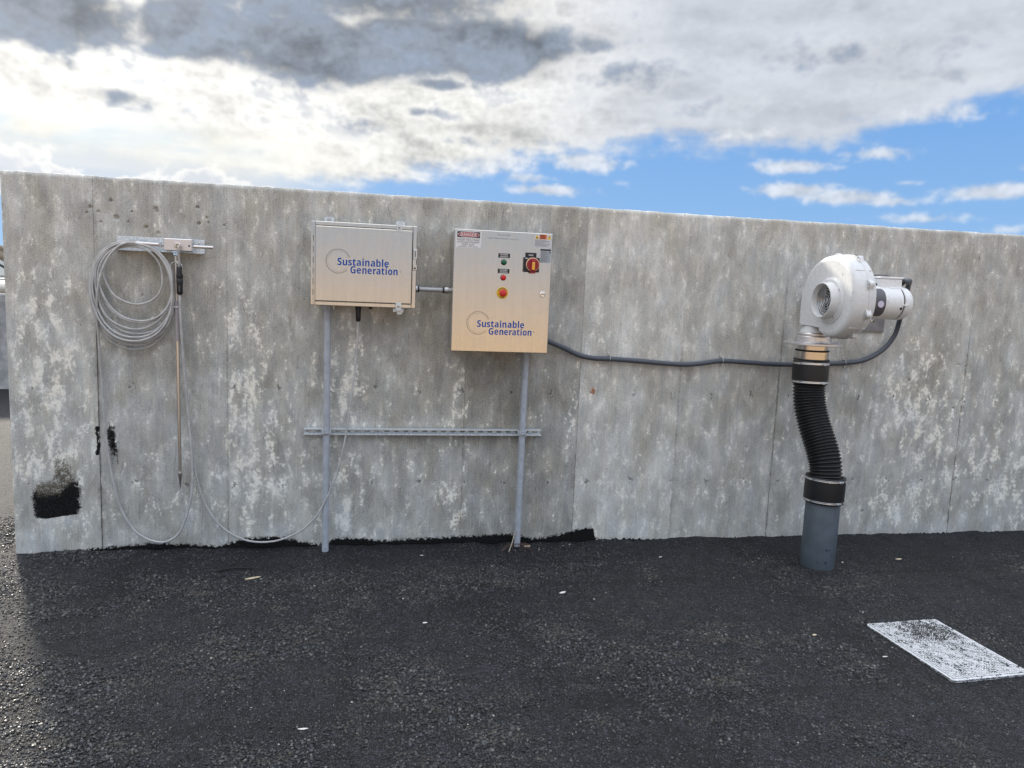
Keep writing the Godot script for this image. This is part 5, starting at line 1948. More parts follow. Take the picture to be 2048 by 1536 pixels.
func blower() -> void:
	var o := thing("centrifugal_blower", "grey centrifugal blower with round inlet and white motor mounted on the wall", "blower", V(5.10, 1.50, 0.0))
	var xa := 4.925
	var xb := 5.085
	# housing: flanks rounded over into the two faces
	var st := begin()
	var rows: Array = []
	for k in 7:
		var a := PI / 2 * k / 6.0
		rows.append([xa + 0.032 * (1.0 - sin(a)), -0.032 * (1.0 - cos(a))])
	rows.reverse()
	rows.push_front([xa, -0.032])
	var prof: Array = [[xa, -0.032], [xa + 0.003, -0.020], [xa + 0.010, -0.0095], [xa + 0.020, -0.003], [xa + 0.034, 0.0], [xb - 0.066, 0.002], [xb - 0.064, 0.0075], [xb - 0.050, 0.0075], [xb - 0.048, 0.001], [xb - 0.030, 0.0], [xb - 0.016, -0.004], [xb - 0.006, -0.013], [xb, -0.030]]
	var outs: Array = []
	for p: Array in prof:
		outs.append(volute_outline(p[1]))
	var n: int = outs[0].size()
	for i in prof.size() - 1:
		for k in n - 1:
			var A: Vector2 = outs[i][k]
			var B: Vector2 = outs[i][k + 1]
			var C: Vector2 = outs[i + 1][k + 1]
			var D: Vector2 = outs[i + 1][k]
			var pa := V(prof[i][0], A.y, A.x)
			var pb := V(prof[i][0], B.y, B.x)
			var pc := V(prof[i + 1][0], C.y, C.x)
			var pd := V(prof[i + 1][0], D.y, D.x)
			var norms: Array = []
			for q in 4:
				var kk: int = k if q == 0 or q == 3 else k + 1
				var ii: int = i if q < 2 else i + 1
				var e: Vector2 = outs[ii][mini(kk + 1, n - 1)] - outs[ii][maxi(kk - 1, 0)]
				var radial := V(0, -e.x, e.y).normalized()
				if radial.dot(V(0, A.y - BC.y, A.x - BC.x)) < 0:
					radial = -radial
				var dp := Vector2(prof[mini(ii + 1, prof.size() - 1)][0] - prof[maxi(ii - 1, 0)][0], prof[mini(ii + 1, prof.size() - 1)][1] - prof[maxi(ii - 1, 0)][1]).normalized()
				norms.append((radial * dp.x - V(1, 0, 0) * dp.y).normalized())
			quad4(st, pa, pb, pc, pd, norms[0], norms[1], norms[2], norms[3])
	# faces: the front one open at the inlet
	for f: Array in [[outs[0], xa, -1.0, 0.106], [outs[prof.size() - 1], xb, 1.0, 0.0]]:
		var ol: PackedVector2Array = f[0]
		for k in ol.size():
			var p0: Vector2 = ol[k]
			var p1: Vector2 = ol[(k + 1) % ol.size()]
			var c0: Vector2 = BC + (p0 - BC).normalized() * f[3]
			var c1: Vector2 = BC + (p1 - BC).normalized() * f[3]
			quad(st, V(f[1], p0.y, p0.x), V(f[1], p1.y, p1.x), V(f[1], c1.y, c1.x), V(f[1], c0.y, c0.x), V(f[2], 0, 0))
	var housing := part("housing", st, M.blower_paint, o)
	# bolt lugs round the seam
	for a: float in [-1.9, -1.05, -0.32, 0.42, 1.18, 1.95, 2.7]:
		var r := volute_radius(a)
		var c := BC + Vector2(cos(a), sin(a)) * (r + 0.004)
		var tv := Vector2(-sin(a), cos(a))
		var rv := Vector2(cos(a), sin(a))
		st = begin()
		var xf := Transform3D(Basis(V(0, tv.y, tv.x), V(0, rv.y, rv.x), V(1, 0, 0)), V(xb - 0.076, c.y, c.x))
		prism(st, PackedVector2Array([Vector2(-0.034, -0.004), Vector2(0.034, -0.004), Vector2(0.010, 0.020), Vector2(0.0, 0.023), Vector2(-0.010, 0.020)]), 0.036, xf, 0.003)
		var lug := part("bolt_lug", st, M.blower_paint, housing)
		st = begin()
		var bc := c + rv * 0.010
		cyl(st, V(xb - 0.080, bc.y, bc.x), V(xb - 0.0355, bc.y, bc.x), 0.0065, 6, 0.001)
		part("seam_bolt", st, M.zinc, housing)
	# ribs across the rim
	for a: float in [-0.75, 0.80]:
		var r := volute_radius(a)
		var c := BC + Vector2(cos(a), sin(a)) * r
		st = begin()
		box(st, V(xa + 0.030, c.y - 0.002, c.x - 0.006), V(xb - 0.020, c.y + 0.003, c.x + 0.004), 0.0015)
		part("rim_rib", st, M.blower_paint, housing)
	# cast marks on the face
	for q: Array in [[1.640, 0.310, 0.052, 0.004], [1.700, 0.330, 0.012, 0.012], [1.800, 0.800, 0.014, 0.004], [1.770, 0.795, 0.004, 0.014], [1.745, 0.792, 0.014, 0.004], [1.905, 0.690, 0.022, 0.004]]:
		st = begin()
		box(st, V(xa - 0.002, q[0] - q[2] / 2, q[1] - q[3] / 2), V(xa + 0.002, q[0] + q[2] / 2, q[1] + q[3] / 2), 0.0008)
		part("cast_mark", st, M.blower_paint, housing)
	# inlet collar with its base ring
	var left := V(-1, 0, 0)
	st = begin()
	lathe(st, [Vector2(0.148, -0.004), Vector2(0.146, 0.004), Vector2(0.138, 0.007), Vector2(0.134, 0.009), Vector2(0.131, 0.013), Vector2(0.116, 0.013), Vector2(0.1125, 0.018), Vector2(0.109, 0.062), Vector2(0.1070, 0.0645), Vector2(0.1035, 0.0645), Vector2(0.1020, 0.062), Vector2(0.1020, -0.03), Vector2(0.100, -0.03)], 56, frame_to(left, V(xa, BC.y, BC.x)))
	var inlet := part("inlet_collar", st, M.blower_paint, o)
	for k in 4:
		var a := 0.6 + k * PI / 2
		st = begin()
		cyl(st, V(xa - 0.012, BC.y + 0.124 * sin(a), BC.x + 0.124 * cos(a)), V(xa - 0.017, BC.y + 0.124 * sin(a), BC.x + 0.124 * cos(a)), 0.006, 8, 0.001)
		part("collar_screw", st, M.zinc, inlet)
	# guard grille: rings and spokes of wire
	for k in 6:
		st = begin()
		ring(st, V(xa - 0.026, BC.y, BC.x), left, 0.016 + k * 0.0165, 0.0028, 40, 6)
		part("guard_ring", st, M.zinc, inlet)
	for k in 4:
		var a := 0.35 + k * PI / 4
		var d := V(0, sin(a), cos(a)) * 0.101
		st = begin()
		cyl(st, V(xa - 0.022, BC.y, BC.x) - d, V(xa - 0.022, BC.y, BC.x) + d, 0.0022, 6)
		part("guard_spoke", st, M.zinc, inlet)
	# the wheel inside
	st = begin()
	cyl(st, V(5.055, BC.y, BC.x), V(5.060, BC.y, BC.x), 0.19, 36)
	for k in 20:
		var a := TAU * k / 20
		var t := a + 0.35
		var p := V(0, sin(a), cos(a)) * 0.115
		var q := V(0, sin(t), cos(t)) * 0.185
		var c := V(0, BC.y, BC.x)
		quad(st, c + p + V(4.955, 0, 0), c + q + V(4.955, 0, 0), c + q + V(5.055, 0, 0), c + p + V(5.055, 0, 0), V(0, cos(a), -sin(a)))
	cyl(st, V(4.975, BC.y, BC.x), V(5.058, BC.y, BC.x), 0.022, 16, 0.003)
	part("fan_wheel", st, M.black_plastic, o)
	# outlet: a loft from the rectangular throat to the round spigot
	st = begin()
	var loft: Array = []
	for s in 7:
		var t := s / 6.0
		var e := smoothstep(0.0, 1.0, t)
		var loop := PackedVector3Array()
		for k in 32:
			var a := TAU * k / 32
			var ca := cos(a)
			var sa := sin(a)
			var m := maxf(absf(ca), absf(sa))
			var sq := Vector2(ca / m, sa / m)
			var ci := Vector2(ca, sa)
			var w := lerpf(0.064, 0.092, e)
			var dd := lerpf(0.070, 0.092, e)
			var u := sq.lerp(ci, 0.15 + 0.85 * e)
			loop.append(V(lerpf(5.002, 4.997, e) + u.x * w, lerpf(1.585, 1.512, t), lerpf(0.355, 0.33, e) + u.y * dd))
		loft.append(loop)
	for s in 6:
		for k in 32:
			var l := (k + 1) % 32
			var c: Vector3 = loft[s][k]
			var nn := V(c.x - 5.0, 0.25 * 0.1, c.z - 0.34).normalized()
			var c2: Vector3 = loft[s][l]
			var n2 := V(c2.x - 5.0, 0.25 * 0.1, c2.z - 0.34).normalized()
			quad4(st, loft[s][k], loft[s][l], loft[s + 1][l], loft[s + 1][k], nn, n2, n2, nn)
	var throat := part("outlet_throat", st, M.blower_paint, o)
	var down := V(4.997, 0, 0.33)
	st = begin()
	lathe(st, [Vector2(0.090, 1.530), Vector2(0.098, 1.526), Vector2(0.104, 1.520), Vector2(0.104, 1.512), Vector2(0.099, 1.508), Vector2(0.107, 1.505), Vector2(0.113, 1.500), Vector2(0.113, 1.464), Vector2(0.120, 1.460)], 48, Transform3D(Basis(), down))
	part("spigot", st, M.aluminium, throat)
	for a: float in [0.9, 2.0, 3.1]:
		st = begin()
		cyl(st, V(4.997 + 0.112 * cos(a), 1.484, 0.33 + 0.112 * sin(a)), V(4.997 + 0.117 * cos(a), 1.484, 0.33 + 0.117 * sin(a)), 0.006, 8, 0.001)
		part("rivet", st, M.zinc, throat)
	st = begin()
	lathe(st, [Vector2(0.085, 1.462), Vector2(0.180, 1.462), Vector2(0.186, 1.459), Vector2(0.186, 1.448), Vector2(0.182, 1.445), Vector2(0.085, 1.445)], 56, Transform3D(Basis(), down))
	part("outlet_flange", st, M.aluminium, o)
	for k in 6:
		var a := 0.5 + TAU * k / 6
		st = begin()
		cyl(st, V(4.997 + 0.155 * cos(a), 1.462, 0.33 + 0.155 * sin(a)), V(4.997 + 0.155 * cos(a), 1.470, 0.33 + 0.155 * sin(a)), 0.009, 6, 0.001)
		part("flange_bolt", st, M.zinc, o)
	# motor
	var right := V(1, 0, 0)
	st = begin()
	lathe(st, [Vector2(0.0, 0.0), Vector2(0.120, 0.0), Vector2(0.120, 0.014), Vector2(0.104, 0.022), Vector2(0.104, 0.284), Vector2(0.101, 0.286)], 48, frame_to(right, V(xb, BC.y, BC.x)))
	var motor := part("motor_shell", st, M.motor_paint, o)
	st = begin()
	lathe(st, [Vector2(0.1035, 0.286), Vector2(0.0985, 0.288), Vector2(0.0985, 0.294), Vector2(0.1035, 0.296)], 48, frame_to(right, V(xb, BC.y, BC.x)))
	part("seam", st, M.dark_gap, motor)
	st = begin()
	lathe(st, [Vector2(0.100, 0.294), Vector2(0.1055, 0.296), Vector2(0.1050, 0.326), Vector2(0.100, 0.346), Vector2(0.088, 0.362), Vector2(0.060, 0.372), Vector2(0.0, 0.375)], 48, frame_to(right, V(xb, BC.y, BC.x)))
	part("end_bell", st, M.motor_paint, motor)
	# drain hole plug, and the clip at the seam
	var hole := deg_to_rad(-18.0)
	st = begin()
	cyl(st, V(xb + 0.270, BC.y + 0.100 * sin(hole), BC.x + 0.100 * cos(hole)), V(xb + 0.270, BC.y + 0.1062 * sin(hole), BC.x + 0.1062 * cos(hole)), 0.0085, 14)
	part("vent_hole", st, M.dark_gap, motor)
	st = begin()
	box(st, V(xb + 0.276, BC.y - 0.016, BC.x + 0.099), V(xb + 0.316, BC.y - 0.006, BC.x + 0.108), 0.002)
	part("seam_clip", st, M.motor_paint, motor)
	# dark wrap-round nameplate with a round seal
	st = begin()
	for k in 14:
		var a0 := lerpf(-0.95, 0.95, k / 14.0)
		var a1 := lerpf(-0.95, 0.95, (k + 1) / 14.0)
		var e0 := xb + 0.158 - 0.014 * smoothstep(0.75, 0.95, absf(a0))
		var e1 := xb + 0.158 - 0.014 * smoothstep(0.75, 0.95, absf(a1))
		var d0 := V(0, sin(a0), cos(a0))
		var d1 := V(0, sin(a1), cos(a1))
		var c := V(0, BC.y, BC.x)
		quad4(st, c + d0 * 0.1055 + V(xb + 0.024, 0, 0), c + d0 * 0.1055 + V(e0, 0, 0), c + d1 * 0.1055 + V(e1, 0, 0), c + d1 * 0.1055 + V(xb + 0.024, 0, 0), d0, d0, d1, d1)
	var plate := part("nameplate", st, M.motor_label, motor)
	plate = motor
	st = begin()
	prism(st, circle(0.021, 24), 0.0012, Transform3D(Basis(V(1, 0, 0), V(0, 1, 0), V(0, 0, 1)), V(xb + 0.122, BC.y - 0.010, BC.x + 0.1050)))
	part("round_seal", st, M.label_lilac, motor)
	st = begin()
	for k in 5:
		box(st, V(xb + 0.166, BC.y - 0.010 + 0.010 * k, BC.x + 0.1035 - 0.0045 * (k - 1) * (k - 1) * 0.25), V(xb + 0.176, BC.y - 0.004 + 0.010 * k, BC.x + 0.1048 - 0.0045 * (k - 1) * (k - 1) * 0.25))
	part("printed_code", st, M.label_lilac, motor)
	# terminal box
	st = begin()
	box(st, V(5.237, 1.828, 0.500), V(5.393, 1.892, 0.625), 0.006)
	box(st, V(5.300, 1.815, 0.600), V(5.400, 1.840, 0.640), 0.004)
	var tb := part("terminal_box", st, M.motor_paint, o)
	st = begin()
	box(st, V(5.233, 1.8925, 0.496), V(5.397, 1.9050, 0.628), 0.003)
	part("terminal_lid", st, M.motor_paint, tb)
	st = begin()
	cyl(st, V(5.392, 1.876, 0.60), V(5.412, 1.879, 0.597), 0.026, 16, 0.002)
	part("conduit_fitting", st, M.black_plastic, tb)
	st = begin()
	cyl(st, V(5.222, 1.850, 0.580), V(5.246, 1.850, 0.580), 0.014, 14, 0.002)
	part("plug", st, M.black_plastic, tb)
	# foot of the motor, wall plate and arms
	st = begin()
	box(st, V(5.105, 1.618, 0.520), V(5.175, 1.634, 0.690), 0.003)
	box(st, V(5.115, 1.630, 0.560), V(5.165, 1.665, 0.640), 0.003)
	var ft := part("motor_foot", st, M.cream_paint, o)
	for x: float in [5.118, 5.142, 5.166]:
		st = begin()
		cyl(st, V(x, 1.626, 0.688), V(x, 1.626, 0.693), 0.0055, 12)
		part("foot_hole", st, M.dark_gap, ft)
	st = begin()
	box(st, V(5.18, 1.530, 0.004), V(5.755, 1.942, 0.014), 0.002)
	part("wall_plate", st, M.bracket_grey, o)
	for y: float in [1.715, 1.765]:
		st = begin()
		box(st, V(5.10, y - 0.018, 0.0135), V(5.16, y + 0.018, 0.56), 0.003)
		part("support_arm", st, M.bracket_grey, o)

	# pipe stub of polished steel under the flange
	o = thing("steel_duct_stub", "short polished steel duct stub between the blower flange and the upper rubber sleeve", "duct", V(4.997, 1.33, 0.33))
	st = begin()
	lathe(st, [Vector2(0.085, 1.446), Vector2(0.092, 1.446), Vector2(0.092, 1.408)], 48, Transform3D(Basis(), down))
	lathe(st, [Vector2(0.095, 1.405), Vector2(0.1035, 1.405), Vector2(0.1035, 1.300), Vector2(0.09, 1.300)], 48, Transform3D(Basis(), down))
	part("stub_tube", st, M.shiny_steel, o)
	for y: Array in [[1.407, 0.1035], [1.347, 0.110]]:
		st = begin()
		ring(st, V(4.997, y[0], 0.33), Vector3.UP, y[1], 0.0055, 48, 8)
		part("seal_ring", st, M.black_rubber, o)

	# rubber sleeves with band clamps
	sleeve("black rubber sleeve with two steel band clamps at the hose's top end, below the blower", V(4.997, 1.185, 0.335), V(4.997, 1.338, 0.330), 0.114)
	sleeve("black rubber sleeve with two steel band clamps at the hose's foot, on the standpipe", V(5.043, 0.432, 0.540), V(5.046, 0.604, 0.538), 0.1250)

	# corrugated hose
	o = thing("corrugated_hose", "bent black corrugated rubber hose between the two rubber sleeves", "hose", V(5.0, 0.60, 0.43))
	var path := spline([V(4.997, 1.215, 0.333), V(4.998, 1.12, 0.338), V(5.003, 1.02, 0.362), V(5.018, 0.90, 0.412), V(5.036, 0.78, 0.475), V(5.044, 0.68, 0.520), V(5.046, 0.58, 0.538)], 60)
	var radii := PackedFloat32Array()
	var run := 0.0
	for i in path.size():
		if i > 0:
			run += path[i].distance_to(path[i - 1])
		var ph := fmod(run / 0.0205, 1.0)
		radii.append(0.0925 + 0.0125 * pow(0.5 + 0.5 * cos(TAU * ph), 0.8))
	st = begin()
	hose_mesh(st, path, radii, 40)
	part("corrugations", st, M.hose_rubber, o)

	# the grey standpipe
	o = thing("grey_standpipe", "dark grey plastic standpipe rising from the asphalt under the black hose", "pipe", V(5.04, 0.0, 0.54))
	st = begin()
	var xf := frame_to(V(0.004, 1, 0.0), V(5.040, -0.05, 0.541))
	lathe(st, [Vector2(0.108, 0.0), Vector2(0.108, 0.56), Vector2(0.104, 0.565), Vector2(0.095, 0.565)], 48, xf)
	part("pipe_shell", st, M.standpipe_pvc, o)
	# flecks of the black coating on it
	var r := RandomNumberGenerator.new()
	r.seed = 501
	st = begin()
	for k in 16:
		var a := r.randf_range(0.2, 2.6)
		var y := 0.05 + 0.2 * pow(r.randf(), 2.0)
		if k < 6:
			a = 1.62 + r.randf_range(-0.16, 0.10)
			y = 0.135 + r.randf_range(-0.006, 0.006)
		var s := r.randf_range(0.002, 0.006)
		prism(st, circle(s, 7, r.randf_range(0.6, 1.3)), 0.0012, Transform3D(Basis(V(-sin(a), 0, cos(a)) * -1.0, V(0, 1, 0), V(cos(a), 0, sin(a))), V(5.0405 + 0.1076 * cos(a), y, 0.541 + 0.1076 * sin(a))))
	part("tar_splashes", st, M.label_black, o)


func hose_mesh(st: SurfaceTool, pts: PackedVector3Array, radii: PackedFloat32Array, segs: int) -> void:
	var n := pts.size()
	var run := PackedFloat32Array([0.0])
	for i in range(1, n):
		run.append(run[i - 1] + pts[i].distance_to(pts[i - 1]))
	for i in n - 1:
		for k in segs:
			var q: Array = []
			for e: Array in [[i, k], [i, k + 1], [i + 1, k + 1], [i + 1, k]]:
				var ii: int = e[0]
				var t := (pts[mini(n - 1, ii + 1)] - pts[maxi(0, ii - 1)]).normalized()
				var x := V(1, 0, 0)
				x = (x - t * x.dot(t)).normalized()
				var y := t.cross(x)
				var a: float = TAU * e[1] / segs
				var d := x * cos(a) + y * sin(a)
				var lo := maxi(0, ii - 1)
				var hi := mini(n - 1, ii + 1)
				var dr := (radii[hi] - radii[lo]) / maxf(1e-5, run[hi] - run[lo])
				q.append(pts[ii] + d * radii[ii])
				q.append((d - t * dr).normalized())
			quad4(st, q[0], q[2], q[4], q[6], q[1], q[3], q[5], q[7])


func sleeve(label: String, a: Vector3, b: Vector3, r: float) -> void:
	var o := thing("rubber_sleeve", label, "rubber sleeve", a, "rubber sleeves on the hose")
	var l := (b - a).length()
	var xf := frame_to(b - a, a)
	var st := begin()
	lathe(st, [Vector2(r - 0.012, 0.0), Vector2(r - 0.002, 0.0), Vector2(r, 0.003), Vector2(r, 0.012), Vector2(r + 0.0012, 0.03), Vector2(r + 0.0015, l * 0.5), Vector2(r + 0.0010, l - 0.03), Vector2(r, l - 0.012), Vector2(r, l - 0.003), Vector2(r - 0.002, l), Vector2(r - 0.022, l)], 48, xf)
	part("sleeve_body", st, M.black_rubber, o)
	for h: float in [0.014, l - 0.016]:
		st = begin()
		lathe(st, [Vector2(r - 0.001, h - 0.0065), Vector2(r + 0.0028, h - 0.0065), Vector2(r + 0.0036, h - 0.004), Vector2(r + 0.0028, h - 0.002), Vector2(r + 0.0028, h + 0.002), Vector2(r + 0.0036, h + 0.004), Vector2(r + 0.0028, h + 0.0065), Vector2(r - 0.001, h + 0.0065)], 56, xf)
		var band := part("band_clamp", st, M.chrome, o)
		var ang := deg_to_rad(78.0)
		var dirv := V(cos(ang), 0, sin(ang))
		var tv := V(-sin(ang), 0, cos(ang))
		var c := a.lerp(b, h / l) + dirv * (r + 0.007)
		st = begin()
		cyl(st, c - tv * 0.016, c + tv * 0.016, 0.0058, 10, 0.001)
		box(st, V(-0.008, -0.0062, -0.005), V(0.008, 0.0062, 0.0055), 0.001, Transform3D(Basis(tv, V(0, 1, 0), dirv), c))
		part("worm_screw", st, M.zinc, band)


# ------------------------------------------------------------------ small things on the ground
func flake(w: float, h: float, sd: int) -> SurfaceTool:
	# a thin curled scrap with a ragged outline
	var r := RandomNumberGenerator.new()
	r.seed = sd
	var poly := PackedVector2Array()
	for k in 9:
		var a := TAU * k / 9
		poly.append(Vector2(cos(a) * w * 0.5 * r.randf_range(0.75, 1.1), sin(a) * h * 0.5 * r.randf_range(0.7, 1.15)))
	var st := begin()
	for i in 9:
		var p := poly[i]
		var q := poly[(i + 1) % 9]
		var lift := 0.10 * w
		var yc := 0.002
		var A := V(p.x, yc + lift * pow(p.x / w, 2.0), p.y)
		var B := V(q.x, yc + lift * pow(q.x / w, 2.0), q.y)
		var t := V(0, 0.0022, 0)
		tri(st, V(0, yc, 0) + t, A + t, B + t, Vector3.UP, Vector3.UP, Vector3.UP)
		tri(st, V(0, yc, 0), A, B, Vector3.DOWN, Vector3.DOWN, Vector3.DOWN)
		quad(st, A, B, B + t, A + t, V(p.x, 0, p.y).normalized())
	return st


func small_things() -> void:
	# the white cover plate set in the asphalt
	var o := thing("white_cover_plate", "white ribbed cover plate set in the asphalt at lower right", "cover plate", V(5.005, -0.001, 1.715))
	o.rotation.y = deg_to_rad(2.6)
	var st := begin()
	var half := Vector2(0.224, 0.302)
	var slab := PackedVector2Array()
	var wear := noise(FastNoiseLite.TYPE_SIMPLEX, 605, 30.0, 3)
	var rim := rounded(half.x * 2, half.y * 2, 0.018, 5)
	for k in rim.size():
		# the long sides in short lengths, a little worn and chipped
		var to := rim[(k + 1) % rim.size()]
		var cuts := maxi(1, int(rim[k].distance_to(to) / 0.02))
		for q in cuts:
			var p := rim[k].lerp(to, float(q) / cuts)
			slab.append(p * (1.0 + 0.006 * wear.get_noise_2d(p.x, p.y)))
	prism(st, slab, 0.020, Transform3D(Basis(V(1, 0, 0), V(0, 0, -1), V(0, 1, 0)), V(0, -0.010, 0)), 0.003)
	var cover := mat("cover_white", Color(1, 1, 1), 0.55)
	cover.albedo_texture = noise_tex(601, 0.03, 512, lin(0.50, 0.51, 0.52), lin(0.80, 0.81, 0.82), 6, 0.4)
	triplanar(cover, 2.5)
	var field := mat("cover_field", Color(1, 1, 1), 0.7)
	field.albedo_texture = noise_tex(604, 0.02, 512, lin(0.05, 0.05, 0.055), lin(0.62, 0.63, 0.65), 6, 0.47)
	triplanar(field, 2.0)
	local_part("slab", st, cover, o)
	st = begin()
	box(st, V(-half.x + 0.011, 0.0090, -half.y + 0.011), V(half.x - 0.011, 0.0112, half.y - 0.011), 0.001)
	local_part("recessed_field", st, field, o)
	st = begin()
	var r := RandomNumberGenerator.new()
	r.seed = 602
	for j in 40:
		for i in 29:
			var x := -half.x + 0.0185 + i * (half.x * 2 - 0.037) / 28.0
			var z := -half.y + 0.0185 + j * (half.y * 2 - 0.037) / 39.0
			if r.randf() < 0.04:
				continue
			var sx := 0.0058 + r.randf_range(-0.0006, 0.0004)
			var sz := 0.0056 + r.randf_range(-0.0006, 0.0004)
			box(st, V(x - sx, 0.0105, z - sz), V(x + sx, 0.0136 + r.randf_range(-0.0007, 0.0004), z + sz), 0.0012)
	var studs := local_part("tread_studs", st, cover, o)
	studs.set_meta("kind", "stuff")
	# black grit lying on it, thickest towards the far edge
	var places: Array = []
	var cols := PackedColorArray()
	var gn := noise(FastNoiseLite.TYPE_SIMPLEX, 603, 9.0, 4, 0.6)
	while places.size() < 4400:
		var x := r.randf_range(-half.x, half.x)
		var z := r.randf_range(-half.y, half.y)
		var q := gn.get_noise_2d(x, z)
		var dd := Vector2((x - 0.06) / 0.15, (z + 0.17) / 0.12).length()
		var want := 0.16 + 0.55 * exp(-dd * dd) + 0.55 * q
		if x < -half.x + 0.03 or z > half.y - 0.03 or x > half.x - 0.04:
			want -= 0.35
		if r.randf() > want:
			continue
		var step := (half.x * 2 - 0.037) / 28.0
		if r.randf() < 0.6:
			x = (roundf((x + half.x - 0.0185) / step - 0.5) + 0.5) * step - half.x + 0.0185
		var s := 0.0040 + 0.0058 * r.randf() * r.randf() + (0.002 if dd < 1.0 else 0.0)
		var p := o.transform * V(x, 0.0126, z)
		places.append(Transform3D(Basis.from_euler(V(r.randf() * 0.6, r.randf() * TAU, r.randf() * 0.6)).scaled(Vector3.ONE * s), p))
		var g := 0.012 + 0.014 * r.randf()
		cols.append(Color(g, g, g * 1.05))
	for k in 1500:
		var t := r.randf()
		var side := k % 4
		var off := r.randfn(0.0, 0.0045) + 0.002
		var p := V(lerpf(-half.x, half.x, t), 0.006, half.y + off) if side == 0 else V(lerpf(-half.x, half.x, t), 0.006, -half.y - off) if side == 1 else V(half.x + off, 0.006, lerpf(-half.y, half.y, t)) if side == 2 else V(-half.x - off, 0.006, lerpf(-half.y, half.y, t))
		if side == 0 and r.randf() < 0.5:
			continue
		var s := 0.0035 + 0.0055 * r.randf() * r.randf()
		places.append(Transform3D(Basis.from_euler(V(r.randf(), r.randf() * TAU, r.randf())).scaled(Vector3.ONE * s), o.transform * p))
		var g := 0.012 + 0.02 * r.randf()
		cols.append(Color(g, g, g * 1.05))
	var grit := scatter("black_grit", pebble(), M.stone, places, cols)
	tag(grit, "black asphalt grit scattered over the white cover plate", "grit", "", "stuff")
	# crumbs of asphalt stuck to the wall in the black marks
	places = []
	cols = PackedColorArray()
	while places.size() < 2600:
		var x := 0.0
		var y := 0.0
		if places.size() < 900:
			x = r.randf_range(0.12, 0.37)
			y = 0.24 + (r.randf_range(0.0, 0.13) if x < 0.27 else r.randf_range(0.0, 0.19)) + 0.03 * r.randfn(0.0, 0.4)
			if y < 0.235 + (x - 0.12) * 0.08:
				continue
		elif places.size() < 1050:
			x = 0.556 + r.randfn(0.0, 0.010)
			y = 0.70 + r.randfn(0.0, 0.045)
		else:
			x = r.randf_range(0.5, 3.66)
			y = 0.02 + maxf(0.0, tar_edge(x) - 0.012) * r.randf()
			if tar_edge(x) < 0.03:
				continue
		var s := 0.0030 + 0.0040 * r.randf() * r.randf()
		places.append(Transform3D(Basis.from_euler(V(r.randf() * TAU, r.randf() * TAU, 0)).scaled(Vector3.ONE * s), V(x, y, 0.002 + (0.005 if x < 0.48 else -0.002))))
		var g := 0.010 + 0.016 * r.randf()
		cols.append(Color(g, g, g * 1.05))
	var stuck := scatter("stuck_crumbs", pebble(), M.stone, places, cols)
	tag(stuck, "black asphalt crumbs stuck to the lower wall face", "grit", "", "stuff")
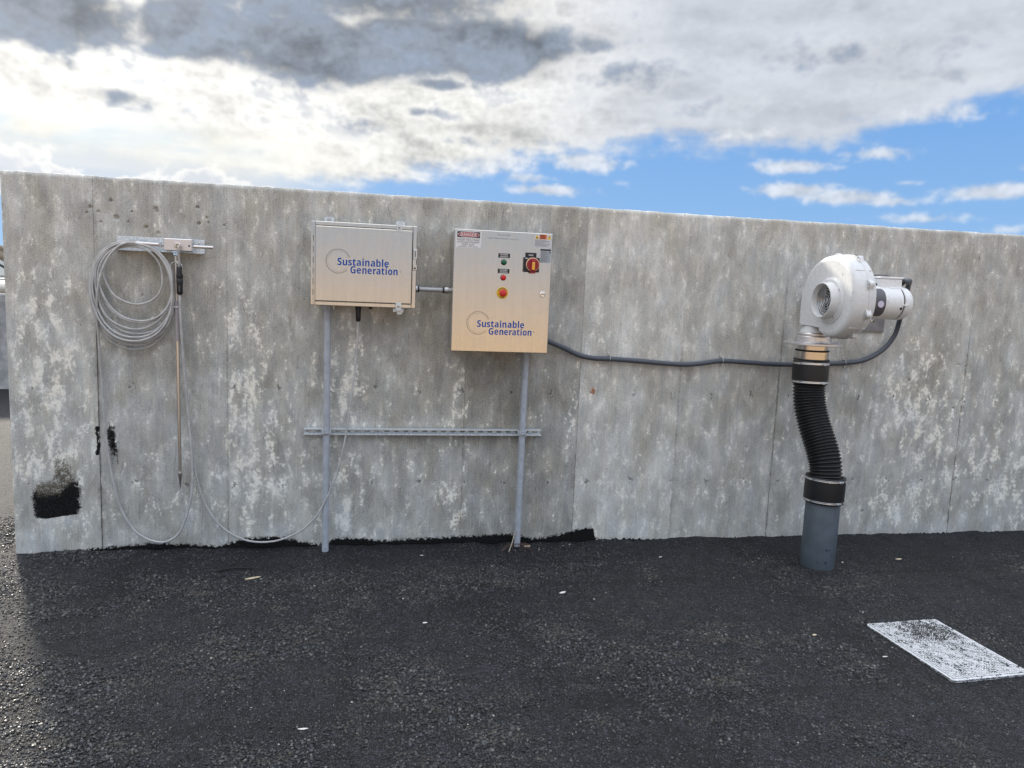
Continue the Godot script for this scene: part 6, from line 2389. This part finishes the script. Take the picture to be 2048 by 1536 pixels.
	# scraps
	var scraps := [
		["wood_chip", "long pale wood chip lying below the left conduit's foot", "wood chip", 1.452, 0.494, 0.105, 0.026, 0.35, "wood_chip"],
		["wood_chip", "pale wood chip right of the standpipe near the wall", "wood chip", 5.681, 0.505, 0.055, 0.022, 0.0, "wood_chip"],
		["paper_scrap", "pale scrap on the asphalt below the control cabinet", "scrap", 3.215, 0.862, 0.05, 0.02, 0.5, "paper_scrap"],
		["paper_scrap", "small white scrap in mid asphalt between the two conduits", "scrap", 2.401, 1.182, 0.026, 0.014, 0.1, "paper_scrap"],
		["paper_scrap", "thin white splinter at the front edge of the asphalt", "scrap", 1.867, 2.065, 0.042, 0.010, 0.0, "paper_scrap"],
		["paper_scrap", "small white fleck at the wall's foot right of the control cabinet", "scrap", 4.02, 0.34, 0.034, 0.012, 0.4, "paper_scrap"],
		["paper_scrap", "tiny white fleck just right of the standpipe's foot", "scrap", 5.245, 0.52, 0.022, 0.010, 0.6, "paper_scrap"],
		["paper_scrap", "tiny white fleck at the wall's foot left of the right conduit", "scrap", 2.45, 0.20, 0.024, 0.012, 0.0, "paper_scrap"],
		["wood_chip", "pale flake at the wall's foot just right of the right conduit", "wood chip", 3.170, 0.085, 0.05, 0.03, 0.2, "wood_chip"],
		["wood_chip", "yellowish fleck on the asphalt left of the white cover plate", "wood chip", 4.40, 1.52, 0.030, 0.014, 0.3, "wood_chip"],
		["paper_scrap", "white sliver on the asphalt in front of the white cover plate", "scrap", 4.62, 1.78, 0.034, 0.009, 0.0, "paper_scrap"],
	]
	var k := 0
	for s: Array in scraps:
		var m := MeshInstance3D.new()
		m.mesh = flake(s[5], s[6], 610 + k).commit()
		m.material_override = M[s[8]]
		m.name = numbered(s[0])
		m.position = V(s[3], ground_height(s[3], s[4]) + 0.002, s[4])
		m.rotation.y = s[7]
		add_child(m, true)
		tag(m, s[1], s[2])
		k += 1
	var tw := MeshInstance3D.new()
	st = begin()
	tube(st, spline([V(-0.10, 0.006, 0.02), V(-0.05, 0.010, -0.004), V(0.02, 0.010, -0.012), V(0.09, 0.006, -0.008)], 5), 0.005, 7)
	tw.mesh = st.commit()
	tw.material_override = M.dark_twig
	tw.name = "dark_twig"
	tw.position = V(1.34, ground_height(1.34, 0.36), 0.36)
	add_child(tw, true)
	tag(tw, "black twig lying on the asphalt left of the pale wood chip", "twig")
	# straw and roots at the right conduit's foot
	o = thing("dry_straw", "dry straw stalk and rusty rootlets at the foot of the right conduit", "straw", V(3.08, 0.0, 0.11))
	st = begin()
	tube(st, PackedVector3Array([V(3.078, 0.115, 0.088), V(3.055, 0.055, 0.13), V(3.020, 0.014, 0.20)]), 0.0032, 6)
	part("stalk", st, M.dry_straw, o)
	for i in 12:
		st = begin()
		var a := r.randf_range(0.5, 2.7)
		var l := r.randf_range(0.06, 0.16)
		var b := V(3.09 + 0.03 * r.randf_range(-1, 1), 0.028, 0.10)
		var e := b + V(cos(a) * l * 0.9, -0.012, sin(a) * l)
		tube(st, spline([b, b.lerp(e, 0.5) + V(r.randf_range(-0.02, 0.02), 0.020, 0), e], 4), 0.0013, 5)
		part("rootlet", st, M.straw_root, o)
